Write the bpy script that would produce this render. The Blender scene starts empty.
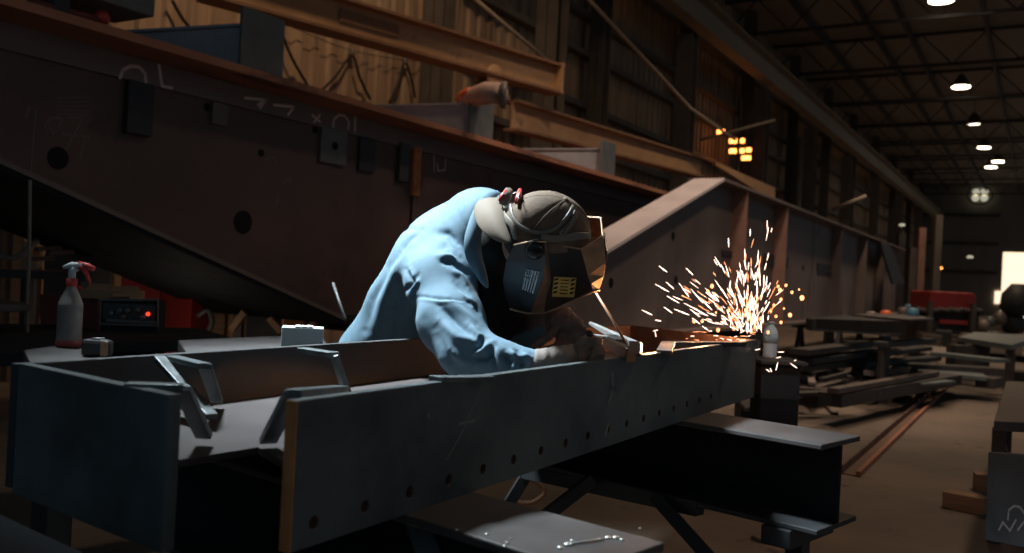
import bpy, bmesh, math, random
import numpy as np
from mathutils import Vector, Matrix
random.seed(7); rng = np.random.RandomState(5)
C = bpy.context.scene.collection
PI = math.pi
# ------------------------------------------------------------------ camera model
F0, CX, CY, EYE = 900.0, 512.0, 276.5, 1.2
YAW = math.radians(30.5); ROLL = math.radians(2.87)
FW = Vector((-math.sin(YAW), math.cos(YAW), 0)); RT = Vector((math.cos(YAW), math.sin(YAW), 0)); UP = Vector((0, 0, 1))
CAM = Vector((0, 0, EYE))
def ray(px, py):
    u, v = px - CX, CY - py
    return FW * F0 + RT * (u*math.cos(ROLL) - v*math.sin(ROLL)) + UP * (u*math.sin(ROLL) + v*math.cos(ROLL))
def P(px, py, d): return CAM + ray(px, py) * (d / F0)
def at_Z(px, py, z):
    r = ray(px, py); return CAM + r * ((z - EYE) / r.z)
def at_X(px, py, x):
    r = ray(px, py); return CAM + r * (x / r.x)
def W(u, d, z): return RT*u + FW*d + UP*z
def proj(p):
    q = p - CAM; d = q.dot(FW); u0 = q.dot(RT)/d*F0; v0 = q.z/d*F0
    return CX + u0*math.cos(ROLL) + v0*math.sin(ROLL), CY - (-u0*math.sin(ROLL) + v0*math.cos(ROLL))
def lerp(a, b, t): return a + (b - a) * t
# ------------------------------------------------------------------ materials
def mat(name, c1, c2=None, rough=.6, metal=0., scale=6., stretch=(1, 1, 1), bump=0., spots=None, spot_scale=3., spot_t=.62, detail=6, rvar=.15, spec=.5):
    m = bpy.data.materials.new(name); m.use_nodes = True; nt = m.node_tree; N = nt.nodes; L = nt.links
    b = N['Principled BSDF']; tc = N.new('ShaderNodeTexCoord'); mp = N.new('ShaderNodeMapping'); mp.inputs['Scale'].default_value = stretch
    L.new(tc.outputs['Object'], mp.inputs[0])
    n = N.new('ShaderNodeTexNoise'); n.inputs['Scale'].default_value = scale; n.inputs['Detail'].default_value = detail; n.inputs['Roughness'].default_value = .62
    L.new(mp.outputs[0], n.inputs['Vector'])
    cr = N.new('ShaderNodeValToRGB'); cr.color_ramp.elements[0].position = .32; cr.color_ramp.elements[1].position = .68
    cr.color_ramp.elements[0].color = (*c1, 1); cr.color_ramp.elements[1].color = (*(c2 or c1), 1)
    L.new(n.outputs['Fac'], cr.inputs[0]); col = cr.outputs[0]
    if spots:
        n2 = N.new('ShaderNodeTexNoise'); n2.inputs['Scale'].default_value = spot_scale; n2.inputs['Detail'].default_value = 8; n2.inputs['Roughness'].default_value = .7
        L.new(mp.outputs[0], n2.inputs['Vector'])
        r2 = N.new('ShaderNodeValToRGB'); r2.color_ramp.elements[0].position = spot_t; r2.color_ramp.elements[1].position = min(.99, spot_t + .09)
        r2.color_ramp.elements[0].color = (0, 0, 0, 1); r2.color_ramp.elements[1].color = (1, 1, 1, 1)
        L.new(n2.outputs['Fac'], r2.inputs[0]); mx = N.new('ShaderNodeMixRGB'); mx.inputs[2].default_value = (*spots, 1)
        L.new(r2.outputs[0], mx.inputs[0]); L.new(col, mx.inputs[1]); col = mx.outputs[0]
    L.new(col, b.inputs['Base Color'])
    mr = N.new('ShaderNodeMapRange'); mr.inputs[3].default_value = max(0.02, rough - rvar); mr.inputs[4].default_value = min(1, rough + rvar)
    L.new(n.outputs['Fac'], mr.inputs[0]); L.new(mr.outputs[0], b.inputs['Roughness'])
    b.inputs['Metallic'].default_value = metal; b.inputs['Specular IOR Level'].default_value = spec
    if bump:
        bp = N.new('ShaderNodeBump'); bp.inputs['Strength'].default_value = bump; bp.inputs['Distance'].default_value = .01
        L.new(n.outputs['Fac'], bp.inputs['Height']); L.new(bp.outputs[0], b.inputs['Normal'])
    return m
def emis(name, c, s):
    m = bpy.data.materials.new(name); m.use_nodes = True; b = m.node_tree.nodes['Principled BSDF']
    b.inputs['Base Color'].default_value = (*c, 1); b.inputs['Emission Color'].default_value = (*c, 1); b.inputs['Emission Strength'].default_value = s
    return m
M = {}
M['plate'] = mat('blue_black_plate', (.034, .046, .052), (.115, .145, .155), .52, .2, 3.2, detail=12, bump=.25, spots=(.17, .19, .19), spot_scale=7, spot_t=.66)
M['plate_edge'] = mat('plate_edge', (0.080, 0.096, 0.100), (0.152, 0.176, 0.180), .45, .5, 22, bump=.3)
M['web'] = mat('purple_brown_web', (0.036, 0.029, 0.029), (0.068, 0.054, 0.053), .55, .2, 4, bump=.15, spots=(.22, .19, .18), spot_scale=14, spot_t=.72)
M['rust_inside'] = mat('rusty_inside', (.10, .055, .038), (.22, .12, .08), .7, .1, 9, bump=.4, spots=(.32, .15, .07), spot_scale=14, spot_t=.6)
M['orange_rust'] = mat('orange_rust', (.36, .12, .035), (.62, .25, .08), .75, 0, 14, bump=.3)
M['beam_top'] = mat('beam_top_steel', (0.043, 0.039, 0.039), (0.083, 0.075, 0.073), .62, .1, 5, bump=.12, spots=(.34, .34, .34), spot_scale=16, spot_t=.73)
M['black_steel'] = mat('black_steel', (.018, .02, .022), (.035, .038, .042), .6, .1, 5, bump=.1)
M['girder'] = mat('red_brown_girder', (.08, .050, .046), (.135, .084, .077), .65, .1, 1.3, bump=.12, spots=(.05, .032, .03), spot_scale=1.8, spot_t=.6)
M['girder_dark'] = mat('dark_girder', (.035, .035, .038), (.06, .055, .055), .6, .1, 2, bump=.1)
M['girder_strip'] = mat('grey_brown_strip', (.11, .09, .085), (.16, .13, .12), .6, .1, 3, stretch=(1, .3, 1), bump=.1)
M['girder_rust'] = mat('rust_flange', (.28, .11, .058), (.46, .20, .11), .7, .1, 3, stretch=(1, .25, 1), spots=(.09, .05, .04), spot_scale=2, spot_t=.55)
M['girder2'] = mat('second_girder_web', (.14, .105, .095), (.21, .165, .15), .62, .15, 1.1, stretch=(1, 1, .5), bump=.1, spots=(.10, .072, .066), spot_scale=1.2, spot_t=.57)
M['flange_lamplit'] = mat('lamplit_flange', (.60, .52, .50), (.70, .63, .61), .55, .1, 3)  # lamplight on the sloping flange is put into this pale colour
M['stiff_rust'] = mat('rusty_stiffener', (.24, .12, .085), (.34, .19, .14), .7, .05, 5)
M['grey_blue'] = mat('grey_blue_steel', (.26, .28, .31), (.38, .40, .43), .5, .3, 4, bump=.1, spots=(.42, .17, .07), spot_scale=3.5, spot_t=.68)
M['end_plate'] = mat('grey_end_plate', (.10, .105, .105), (.15, .155, .15), .55, .2, 5, bump=.1)
M['tan_wall'] = mat('tan_corrugated', (.26, .17, .105), (.52, .37, .24), .7, .05, 2.2, stretch=(2, 2.2, .12), bump=.1, spots=(.17, .11, .07), spot_scale=1.3, spot_t=.56)
M['dark_wall'] = mat('dark_cladding', (.07, .06, .052), (.11, .095, .08), .7, 0, 1.5, stretch=(1, 2, .3))
M['column'] = mat('column_brown', (.10, .085, .07), (.16, .135, .11), .65, .1, 3)
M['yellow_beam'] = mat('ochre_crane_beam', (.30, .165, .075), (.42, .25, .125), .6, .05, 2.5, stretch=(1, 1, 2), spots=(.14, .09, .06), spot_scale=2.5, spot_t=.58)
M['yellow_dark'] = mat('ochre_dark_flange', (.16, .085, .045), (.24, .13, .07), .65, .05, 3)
M['runway'] = mat('runway_brown', (.21, .16, .12), (.28, .22, .165), .6, .05, 1.2)
M['roof'] = mat('roof_deck', (.21, .18, .165), (.26, .225, .20), .8, 0, .6)
M['truss'] = mat('truss_dark', (.03, .027, .025), (.045, .04, .038), .7, .1, 3)
M['endwall'] = mat('end_wall_cladding', (0.280, 0.250, 0.210), (0.360, 0.320, 0.270), .7, 0, .8, stretch=(1, 1, .3))
M['concrete'] = mat('concrete_floor', (.10, .078, .062), (.235, .18, .135), .72, 0, .75, detail=12, bump=.2, spots=(.05, .04, .035), spot_scale=4.2, spot_t=.60)
M['concrete'].node_tree.nodes['Principled BSDF'].inputs['Specular IOR Level'].default_value = .35
M['jacket'] = mat('blue_cotton_jacket', (0.090, 0.155, 0.205), (0.119, 0.191, 0.245), .85, 0, 35, bump=.05, spec=.25)
M['shade_fill'] = mat('chest_shade_black', (.012, .012, .013), (.02, .02, .02), .9, 0, 20, spec=.1)
M['trousers'] = mat('dark_trousers', (.02, .024, .032), (.03, .034, .045), .9, 0, 20)
M['boot'] = mat('brown_boot', (.05, .03, .02), (.08, .05, .03), .6, 0, 10)
M['skin'] = mat('skin', (.42, .24, .17), (.48, .28, .2), .55, 0, 12)
M['hair'] = mat('dark_hair', (.02, .015, .012), (.035, .025, .02), .7, 0, 60, stretch=(1, 1, .1))
M['cap'] = mat('khaki_cap', (0.106, 0.070, 0.045), (0.175, 0.120, 0.082), .85, 0, 17, bump=.3, spots=(.12, .09, .068), spot_scale=12, spot_t=.55)
M['brim'] = mat('khaki_brim', (0.121, 0.094, 0.067), (0.160, 0.125, 0.094), .8, 0, 15, bump=.1)
M['band'] = mat('grey_plastic_band', (0.140, 0.128, 0.106), (0.173, 0.158, 0.134), .45, 0, 10)
M['shell'] = mat('black_helmet_shell', (.010, .010, .011), (.017, .017, .018), .32, .0, 8, rvar=.08, bump=.03)
M['shell_sparklit'] = mat('sparklit_shell', (.20, .13, .085), (.50, .34, .22), .36, .6, 9, bump=.15)  # warm spark reflection on the black shell, put into the colour
M['knob'] = mat('black_knob', (.012, .012, .013), None, .18, 0, 5, rvar=.05)
M['white_print'] = mat('white_print', (.55, .56, .56), (.62, .62, .62), .6, 0, 20)
M['yellow_print'] = mat('yellow_sticker', (.50, .30, .06), (.58, .36, .09), .55, 0, 20)
M['red'] = mat('red_plastic', (.38, .03, .025), (.46, .04, .03), .45, 0, 10)
M['glove'] = mat('brown_leather_glove', (.20, .13, .095), (.33, .23, .17), .75, 0, 22, bump=.35)
M['glove_dark'] = mat('dark_leather_glove', (.09, .065, .055), (.16, .115, .095), .75, 0, 22, bump=.35)
M['cuff'] = mat('grey_leather_cuff', (.15, .13, .115), (.22, .19, .17), .8, 0, 20, bump=.3)
M['bright_steel'] = mat('bright_steel', (.42, .43, .43), (.6, .61, .6), .35, .6, 12, bump=.1, spots=(.12, .1, .09), spot_scale=9, spot_t=.62)
M['tool_dark'] = mat('tool_dark', (.03, .03, .032), (.06, .058, .055), .4, .4, 9)
M['copper'] = mat('copper_rod_jaw_glow', (.42, .22, .14), (.5, .27, .17), .4, .5, 20)
M['red_paint'] = mat('red_paint', (.40, .03, .026), (.46, .04, .03), .5, 0, 2)
M['dark_red'] = mat('dark_red_side', (.14, .03, .03), (.18, .04, .035), .6, 0, 3)
M['cardboard'] = mat('cardboard', (.20, .125, .075), (.27, .17, .10), .85, 0, 6)
M['wood'] = mat('timber', (.26, .15, .08), (.42, .26, .15), .8, 0, 6, stretch=(1, 1, 8), bump=.2)
M['white_box'] = mat('white_carton', (0.446, 0.490, 0.504), (0.504, 0.547, 0.562), .75, 0, 8, bump=.1)
M['bottle_dirty'] = mat('grimy_bottle', (0.144, 0.126, 0.114), (0.252, 0.222, 0.198), .5, 0, 12, spots=(.16, .12, .10), spot_scale=16, spot_t=.62)
M['bottle_red'] = mat('red_liquid', (.26, .045, .035), (.32, .06, .05), .4, 0, 8)
M['chalk'] = mat('chalk', (.50, .42, .37), (.70, .60, .54), .95, 0, 60)
M['chalk_faint'] = mat('faint_chalk', (.12, .105, .10), (.17, .15, .145), .95, 0, 60)
M['scrape'] = mat('scrape', (.14, .16, .155), (.2, .22, .21), .8, 0, 60)
M['salmon'] = mat('salmon_sling', (.50, .32, .25), (.62, .42, .34), .8, 0, 14, bump=.3)
M['orange'] = mat('orange_plastic', (.75, .13, .04), (.82, .17, .05), .5, 0, 10)
M['teal_steel'] = mat('teal_grey_steel', (0.098, 0.120, 0.120), (0.158, 0.188, 0.184), .45, .3, 4)
M['debris'] = mat('debris_steel', (0.085, 0.068, 0.060), (0.162, 0.128, 0.111), .55, .3, 3, bump=.15)
M['debris_dark'] = mat('debris_dark', (0.032, 0.028, 0.026), (0.064, 0.056, 0.052), .55, .25, 3)
M['debris_light'] = mat('debris_light', (0.195, 0.158, 0.135), (0.270, 0.225, 0.195), .6, .2, 4)
M['cable'] = mat('black_cable', (.03, .024, .02), None, .6)
M['hose'] = mat('orange_hose', (.30, .13, .06), None, .6)
M['lamp_housing'] = mat('lamp_housing', (.10, .09, .08), None, .5, .5)
M['red_machine'] = mat('machine_red', (.34, .03, .025), (.42, .045, .035), .4, 0, 1)
M['blue_thing'] = mat('blue_plastic', (.08, .22, .32), None, .5)
M['lamp'] = emis('lamp_glow', (1, .82, .62), 14)
M['lamp_side'] = emis('lamp_glow_cool', (.9, .85, .65), .5)
M['heater'] = emis('heater_glow', (1, .30, .06), 7)
M['jet'] = mat('matt_black_steel', (.010, .011, .013), (.02, .021, .024), .85, 0, 5, spec=.2)
M['daylight'] = emis('daylight_panel', (1, .66, .36), 2.2)
M['led'] = emis('red_led', (1, .05, .02), 2)
M['spark'] = emis('spark_glow', (1, .36, .15), 3.2)
M['spark_hot'] = emis('spark_hot_glow', (1, .70, .56), 4.6)
M['hot'] = emis('molten_glow', (1, .45, .16), 10)
M['sky'] = emis('dawn_sky', (1, .78, .55), 1.4)
def clear_plastic():
    m = bpy.data.materials.new('clear_plastic'); m.use_nodes = True; b = m.node_tree.nodes['Principled BSDF']
    b.inputs['Base Color'].default_value = (.85, .92, .93, 1); b.inputs['Transmission Weight'].default_value = .10; b.inputs['Roughness'].default_value = .18; b.inputs['IOR'].default_value = 1.2
    return m
M['pet'] = clear_plastic()
# ------------------------------------------------------------------ mesh helpers
class MB:
    def __init__(s): s.v = []; s.f = []; s.m = []
    def add(s, vs, fs, mi=0):
        o = len(s.v); s.v += [Vector(v) for v in vs]; s.f += [tuple(i + o for i in f) for f in fs]; s.m += [mi] * len(fs); return s
    def obox(s, c, ax, ay, az, mi=0):      # half-axis vectors
        vs = [c + ax*i + ay*j + az*k for i in (-1, 1) for j in (-1, 1) for k in (-1, 1)]
        return s.add(vs, [(0, 1, 3, 2), (4, 6, 7, 5), (0, 4, 5, 1), (2, 3, 7, 6), (0, 2, 6, 4), (1, 5, 7, 3)], mi)
    def box(s, x0, x1, y0, y1, z0, z1, mi=0):
        return s.obox(Vector(((x0+x1)/2, (y0+y1)/2, (z0+z1)/2)), Vector(((x1-x0)/2, 0, 0)), Vector((0, (y1-y0)/2, 0)), Vector((0, 0, (z1-z0)/2)), mi)
    def prism(s, pts, ext, mi=0):          # polygon extruded by a vector
        n = len(pts); vs = list(pts) + [p + ext for p in pts]
        fs = [tuple(range(n)), tuple(range(2*n-1, n-1, -1))] + [(i, i+n, (i+1) % n + n, (i+1) % n) for i in range(n)]
        return s.add(vs, fs, mi)
    def bar(s, a, b, w, h, up=UP, mi=0):
        d = (b - a); L = d.length; d.normalize(); side = d.cross(up)
        if side.length < 1e-4: side = Vector((1, 0, 0))
        side.normalize(); u2 = side.cross(d).normalized()
        return s.obox((a + b)/2, d*L/2, side*w/2, u2*h/2, mi)
    def tube(s, pts, r, n=8, mi=0, cap=True):
        pts = [Vector(p) for p in pts]; rs = r if isinstance(r, (list, tuple)) else [r]*len(pts)
        rings = []; prev = None
        for i, p in enumerate(pts):
            t = (pts[min(i+1, len(pts)-1)] - pts[max(i-1, 0)]).normalized()
            if prev is None:
                a = t.cross(UP); a = a if a.length > .05 else t.cross(Vector((1, 0, 0)))
            else: a = prev - t*prev.dot(t)
            a.normalize(); prev = a; b = t.cross(a)
            rings.append([p + (a*math.cos(2*PI*k/n) + b*math.sin(2*PI*k/n))*rs[i] for k in range(n)])
        vs = [v for rg in rings for v in rg]; fs = []
        for i in range(len(pts)-1):
            for k in range(n): fs.append((i*n+k, i*n+(k+1) % n, (i+1)*n+(k+1) % n, (i+1)*n+k))
        if cap: fs += [tuple(range(n-1, -1, -1)), tuple((len(pts)-1)*n+k for k in range(n))]
        return s.add(vs, fs, mi)
    def lathe(s, c, prof, n=20, ax=UP, mi=0):   # prof: (radius, height)
        ax = ax.normalized(); a = ax.cross(Vector((1, 0, 0))); a = a if a.length > .1 else ax.cross(Vector((0, 1, 0))); a.normalize(); b = ax.cross(a)
        vs = []; fs = []
        for r, h in prof:
            for k in range(n): vs.append(c + ax*h + (a*math.cos(2*PI*k/n) + b*math.sin(2*PI*k/n))*max(r, 1e-4))
        for i in range(len(prof)-1):
            for k in range(n): fs.append((i*n+k, i*n+(k+1) % n, (i+1)*n+(k+1) % n, (i+1)*n+k))
        fs += [tuple(range(n-1, -1, -1)), tuple((len(prof)-1)*n+k for k in range(n))]
        return s.add(vs, fs, mi)
def obj(name, mb, m, parent=None, smooth=False, bevel=0, label=None):
    mats = m if isinstance(m, (list, tuple)) else [m]
    mats = [M[x] if isinstance(x, str) else x for x in mats]
    if parent is not None:
        r = parent
        off = Vector(r['_o'])
    else:
        xs = [v.x for v in mb.v]; ys = [v.y for v in mb.v]; zs = [v.z for v in mb.v]
        off = Vector(((min(xs)+max(xs))/2, (min(ys)+max(ys))/2, min(zs)))
    me = bpy.data.meshes.new(name); me.from_pydata([v - off for v in mb.v], [], mb.f)
    for x in mats: me.materials.append(x)
    for p, i in zip(me.polygons, mb.m): p.material_index = i
    bm = bmesh.new(); bm.from_mesh(me); bmesh.ops.recalc_face_normals(bm, faces=bm.faces); bm.to_mesh(me); bm.free()
    if smooth: me.polygons.foreach_set('use_smooth', [True]*len(me.polygons))
    o = bpy.data.objects.new(name, me); C.objects.link(o); o['_o'] = tuple(off)
    if parent is None: o.location = off
    else: o.parent = parent
    if bevel:
        b = o.modifiers.new('b', 'BEVEL'); b.width = bevel; b.segments = 2; b.limit_method = 'ANGLE'; b.angle_limit = .6
    if label: o['label'] = label
    return o
def tag(o, label, cat, group=None, kind=None):
    o['label'] = label; o['category'] = cat
    if group: o['group'] = group
    if kind: o['kind'] = kind
    return o
def thing(name, loc, label, cat, group=None):
    o = bpy.data.objects.new(name, None); o.empty_display_size = .1; C.objects.link(o); o.location = loc; o['_o'] = tuple(loc)
    return tag(o, label, cat, group)
def struct(name, mb, m, **k):
    o = obj(name, mb, m, **k); o['kind'] = 'structure'; return o
def dup(root, loc, label=None):
    r = root.copy(); C.objects.link(r); r.location = loc
    if label: r['label'] = label
    for ch in list(root.children):
        c = ch.copy(); C.objects.link(c); c.parent = r
        for g in list(ch.children):
            d = g.copy(); C.objects.link(d); d.parent = c
    return r
def stroke(mb, pts, w, n, mi=0):           # flat chalk ribbon on a surface with normal n
    for a, b in zip(pts[:-1], pts[1:]):
        d = (b - a)
        if d.length < 1e-5: continue
        s = d.normalized().cross(n).normalized()*w/2; e = d.normalized()*w*.3
        mb.prism([a - e - s, b + e - s, b + e + s, a - e + s], n*.0006, mi)
# ================================================================== SETTING
struct('floor', MB().box(-14, 16, -5, 79, -.2, 0), 'concrete')
def corrugated(x, y0, y1, z0, z1, pitch, depth):
    mb = MB(); n = int((y1-y0)/pitch)
    prof = []
    for i in range(n):
        y = y0 + i*pitch
        prof += [(x, y), (x, y+pitch*.45), (x+depth, y+pitch*.55), (x+depth, y+pitch*.9)]
    prof.append((x, y1))
    vs = []; fs = []
    for (a, b) in prof: vs += [(a, b, z0), (a, b, z1)]
    for i in range(len(prof)-1): fs.append((2*i, 2*i+2, 2*i+3, 2*i+1))
    # back skin gives the sheet thickness
    o = len(vs); vs += [(x-.06, y0, z0), (x-.06, y0, z1), (x-.06, y1, z0), (x-.06, y1, z1)]
    fs += [(o, o+1, o+3, o+2), (0, 1, o+1, o), (2*len(prof)-2, 2*len(prof)-1, o+3, o+2)]
    mb.add(vs, fs); return mb
struct('wall_left', corrugated(-8.7, -3, 78.5, 0, 10.4, .34, .05), 'tan_wall')
ZR = 9.9
struct('ceiling', MB().box(-8.9, 9, -4, 78.8, ZR, ZR+.15), 'roof')
# end wall with a bright doorway at the right
YE = 78.
dA = at_X(0, 0, -1); 
def at_Y(px, py, y):
    r = ray(px, py); return CAM + r*(y/r.y)
d0 = at_Y(1003, 252, YE); 
struct('wall_end', MB().box(-8.8, d0.x, YE, YE+.2, 0, ZR).box(d0.x, 9, YE, YE+.2, d0.z, ZR), 'endwall')
struct('window_1', MB().box(d0.x, 2.2, YE+.6, YE+.7, 0, d0.z+1), 'sky')
g = MB()
for z in (3.2, 5.4, 7.6): g.box(-8.6, d0.x-.3, YE-.25, YE-.02, z, z+.25)
struct('trim_1', g, 'column')
# opening panel beside the door (lower bright patch)
pl = at_Y(995, 291, YE-.1); pr = at_Y(1003, 304, YE-.1)
struct('window_2', MB().box(pl.x, pr.x, YE-.12, YE-.08, pr.z, pl.z), 'sky')
# columns along the left wall (built one by one)
def i_column(y, x=-8.25, h=ZR, w=.34):
    mb = MB(); mb.box(x-w/2, x+w/2, y-w/2, y-w/2+.03, 0, h).box(x-w/2, x+w/2, y+w/2-.03, y+w/2, 0, h).box(x-.012, x+.012, y-w/2, y+w/2, 0, h)
    return mb
col0 = None
for i, y in enumerate((2.2, 11.4, 17.2, 22.5, 28, 34, 40, 46, 53, 60, 68, 75)):
    if col0 is None: col0 = struct('column', i_column(y), 'column'); y0 = y; l0 = col0.location.copy()
    else:
        c = col0.copy(); C.objects.link(c); c.location = l0 + Vector((0, y - y0, 0))
# columns that carry the runway, nearer the aisle
col1 = None
for i, y in enumerate((13.4, 20, 26.5, 33, 40, 47.5, 56, 66)):
    if col1 is None: col1 = struct('column', i_column(y, -7.35, 7.0, .4), 'column'); l1 = col1.location.copy(); y1 = y
    else:
        c = col1.copy(); C.objects.link(c); c.location = l1 + Vector((0, y - y1, 0))
# wall girts
g0 = None
for z in (2.0, 3.9, 4.8, 5.9, 6.7, 8.0, 9.0):
    mb = MB().box(-8.62, -8.42, 12.5, 77.5, z, z+.12)
    struct('wall_girt', mb, 'column')
# runway girder along the hall
mb = MB(); a = at_X(772, 82, -7.0); zr = a.z
mb.box(-7.16, -7.12, 5, 77, zr, zr+.62)
struct('runway_girder', MB().box(-7.15, -7.12, 5, 77, zr, zr+.60).box(-7.3, -6.95, 5, 77, zr-.03, zr+.0).box(-7.33, -6.9, 5, 77, zr+.6, zr+.64), 'runway')
struct('runway_rail', MB().box(-7.16, -7.1, 5, 77, zr+.64, zr+.75), 'truss')
# roof trusses and purlins
def truss(y, zb=ZR-1.15, zt=ZR-.12):
    mb = MB(); mb.bar(Vector((-8.6, y, zb)), Vector((8.8, y, zb)), .09, .09); mb.bar(Vector((-8.6, y, zt)), Vector((8.8, y, zt)),   .09, .10)
    n = 9; w = 17.4/n
    for i in range(n):
        x = -8.6 + i*w
        mb.bar(Vector((x, y, zb)), Vector((x+w/2, y, zt)), .04, .04); mb.bar(Vector((x+w/2, y, zt)), Vector((x+w, y, zb)), .04, .04)
    return mb
tr0 = struct('roof_truss', truss(14), 'truss'); lt = tr0.location.copy()
for y in (6.5, 20.5, 26.5, 32, 37.5, 43, 48.5, 54, 60, 66, 72):
    c = tr0.copy(); C.objects.link(c); c.location = lt + Vector((0, y-14, 0))
pu0 = struct('roof_purlin', MB().bar(Vector((-6.6, 4, ZR-.30)), Vector((-6.6, 77.5, ZR-.30)), .10, .2), 'truss'); lp = pu0.location.copy()
for x in (-5.0, -4.0, -1.8, .6, 2.8, 5.2, 7.4):
    c = pu0.copy(); C.objects.link(c); c.location = lp + Vector((x+6.6, 0, 0))
# bracing pipes under the roof
struct('roof_brace', MB().tube([Vector((-7.1, 20.2, ZR-1.3)), Vector((4, 20.2, ZR-1.15))], .035), 'column')
# high-bay lamps
def lamp_thing(loc, label):
    t = thing('ceiling_lamp', loc, label, 'lamp', 'high bay lamps under the roof')
    obj('housing', MB().lathe(loc, [(.10, .45), (.16, .35), (.33, .07), (.36, 0.03)]), 'lamp_housing', t, smooth=True)
    obj('diffuser', MB().lathe(loc, [(.30, 0), (.30, .03)]), 'lamp', t)
    obj('stem', MB().tube([loc + Vector((0, 0, .45)), loc + Vector((0, 0, .95))], .02), 'lamp_housing', t)
    return t
ZL = ZR - 1.0; lamp_pts = [at_Z(x, y, ZL) for x, y in ((941, 1), (961, 87.5), (974, 123.5), (984, 148), (991, 167.5), (998, 162))]
labs = ['large round high bay lamp nearest the camera at the top edge', 'second round high bay lamp down the row from the top edge',
        'third high bay lamp in the row under the dark roof', 'fourth high bay lamp in the row, above the far end',
        'smallest lamp at the low end of the roof row', 'tiny lamp just right of the last one in the row']
l0_ = lamp_thing(lamp_pts[0], labs[0])
for p, lb in zip(lamp_pts[1:], labs[1:]): dup(l0_, p, lb)
# ================================================================== CRANE BEAMS ON THE LEFT WALL
def ibeam(t, a, b, w, h, tf, tw, up=UP, mats=('black_steel',)*3, names=('top_flange', 'web', 'bottom_flange'), bevel=.004):
    d = (b - a).normalized(); side = d.cross(up).normalized(); u2 = side.cross(d).normalized()
    ma, mw, mc = mats   # a,b: line along the middle of the top surface
    o1 = obj(names[0], MB().bar(a - u2*tf/2, b - u2*tf/2, w, tf, u2), ma, t, bevel=bevel)
    o2 = obj(names[1], MB().bar(a - u2*h/2, b - u2*h/2, tw, h - 2*tf, u2), mw, t)
    o3 = obj(names[2], MB().bar(a - u2*(h - tf/2), b - u2*(h - tf/2), w, tf, u2), mc, t, bevel=bevel)
    return o1, o2, o3
def on_line(px, py_top, d): return P(px, py_top, d)
a, b = P(205, -42, 9.1), P(558, 66, 12.9)
t = thing('jib_crane', a, 'ochre jib crane boom with dark top flange reaching across the upper left', 'crane')
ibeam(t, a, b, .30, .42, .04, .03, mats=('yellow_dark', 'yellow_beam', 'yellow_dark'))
obj('end_stop', MB().obox(b - UP*.2 - (b-a).normalized()*.06, (b-a).normalized()*.02, (b-a).normalized().cross(UP)*.16, UP*.22), 'yellow_beam', t)
q = P(356, 52, 10.6); dd = (b-a).normalized()
q = lerp(a, b, .47); nrm = dd.cross(UP).normalized()
obj('name_plate', MB().obox(lerp(a, b, .38) - UP*.18 + nrm*.03, dd*.42, nrm*.01, UP*.07), 'yellow_dark', t)
obj('tie_rod', MB().tube([P(462, -12, 12.1), P(556, 68, 12.85)], .03), 'runway', t, smooth=True)
# trolley under the boom
tq = P(489, 78, 12.0)
tt = thing('crane_trolley', tq, 'small round-wheeled trolley hanging under the ochre jib boom', 'trolley')
for s in (-1, 1): obj('wheel', MB().lathe(tq + nrm*.12*s + dd*0, [(.14, -.02), (.17, 0), (.14, .02)], ax=nrm), 'yellow_beam', tt, smooth=True)
obj('hook_block', MB().obox(tq - UP*.2, dd*.16, nrm*.08, UP*.09), 'yellow_dark', tt, bevel=.02)
# wall runway beam (continues right towards the second girder)
a, b = at_X(512, 100, -6.4), at_X(700, 158, -6.4)
t = thing('monorail_beam', a, 'ochre monorail beam running along the wall behind the jib boom', 'beam')
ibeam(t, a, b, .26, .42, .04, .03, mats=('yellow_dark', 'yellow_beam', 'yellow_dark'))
a, b = at_X(712, 162, -5.6), at_X(772, 188, -5.6)
tag(obj('ochre_beam', MB().prism([a, b, b - UP*.30, b - UP*.30 + (a-b)*.1, a - UP*.06], Vector((.08, 0, 0))), 'yellow_beam'), 'bright ochre beam end above the peak of the second girder', 'beam')
for pts, r, lb in (([P(585, -5, 14), P(690, 108, 17), P(735, 140, 19)], .03, 'thin diagonal tie rod sloping down across the dark wall'),
                   ([P(700, 140, 20), P(775, 120, 20)], .03, 'short brace rod rising right beside the glowing heaters'),
                   ([P(832, 210, 24), P(866, 196, 24)], .05, 'pale pipe stub above the far end of the second girder')):
    tag(obj('tie_rod', MB().tube(pts, r), 'runway', smooth=True), lb, 'rod')
# conduits on the wall
for (x, lb, m, w) in ((735, 'pale vertical conduit beside the glowing heaters', 'column', .05), (811, 'left of two pale vertical pipes by the far columns', 'runway', .09), (797, 'right-hand pipe pair partner standing by the far columns', 'runway', .12)):
    pa = at_X(x, 215, -7.6); tag(obj('vertical_pipe', MB().tube([Vector((pa.x, pa.y, 0)), Vector((pa.x, pa.y, 6.6))], w, 10), m, smooth=True), lb, 'pipe')
# heaters glowing
hs = [(738, 141, 6.5), (749, 144, 0), (741, 151, 0), (752, 150, 0), (750, 157, 0)]
t = None
for i, (x, y, lb) in enumerate(((737, 141, 'uppermost glowing orange heater bar on the dark wall'), (737, 151, 'lower left glowing orange heater bar'), (751, 150, 'right glowing orange heater bar'), (749, 158, 'lowest glowing orange heater bar'), (721, 132, 'small lone orange lamp left of the heater bars'))):
    p = at_X(x, y, -7.9); L = .22 if i < 4 else .10
    t = thing('wall_heater', p, lb, 'heater', 'glowing heaters on the wall')
    obj('glow_bar', MB().box(p.x-L, p.x+L, p.y-.04, p.y, p.z-.06, p.z+.06), 'heater', t)
    obj('reflector', MB().box(p.x-L*1.1, p.x+L*1.1, p.y+.0, p.y+.12, p.z-.1, p.z+.1), 'lamp_housing', t)
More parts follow.
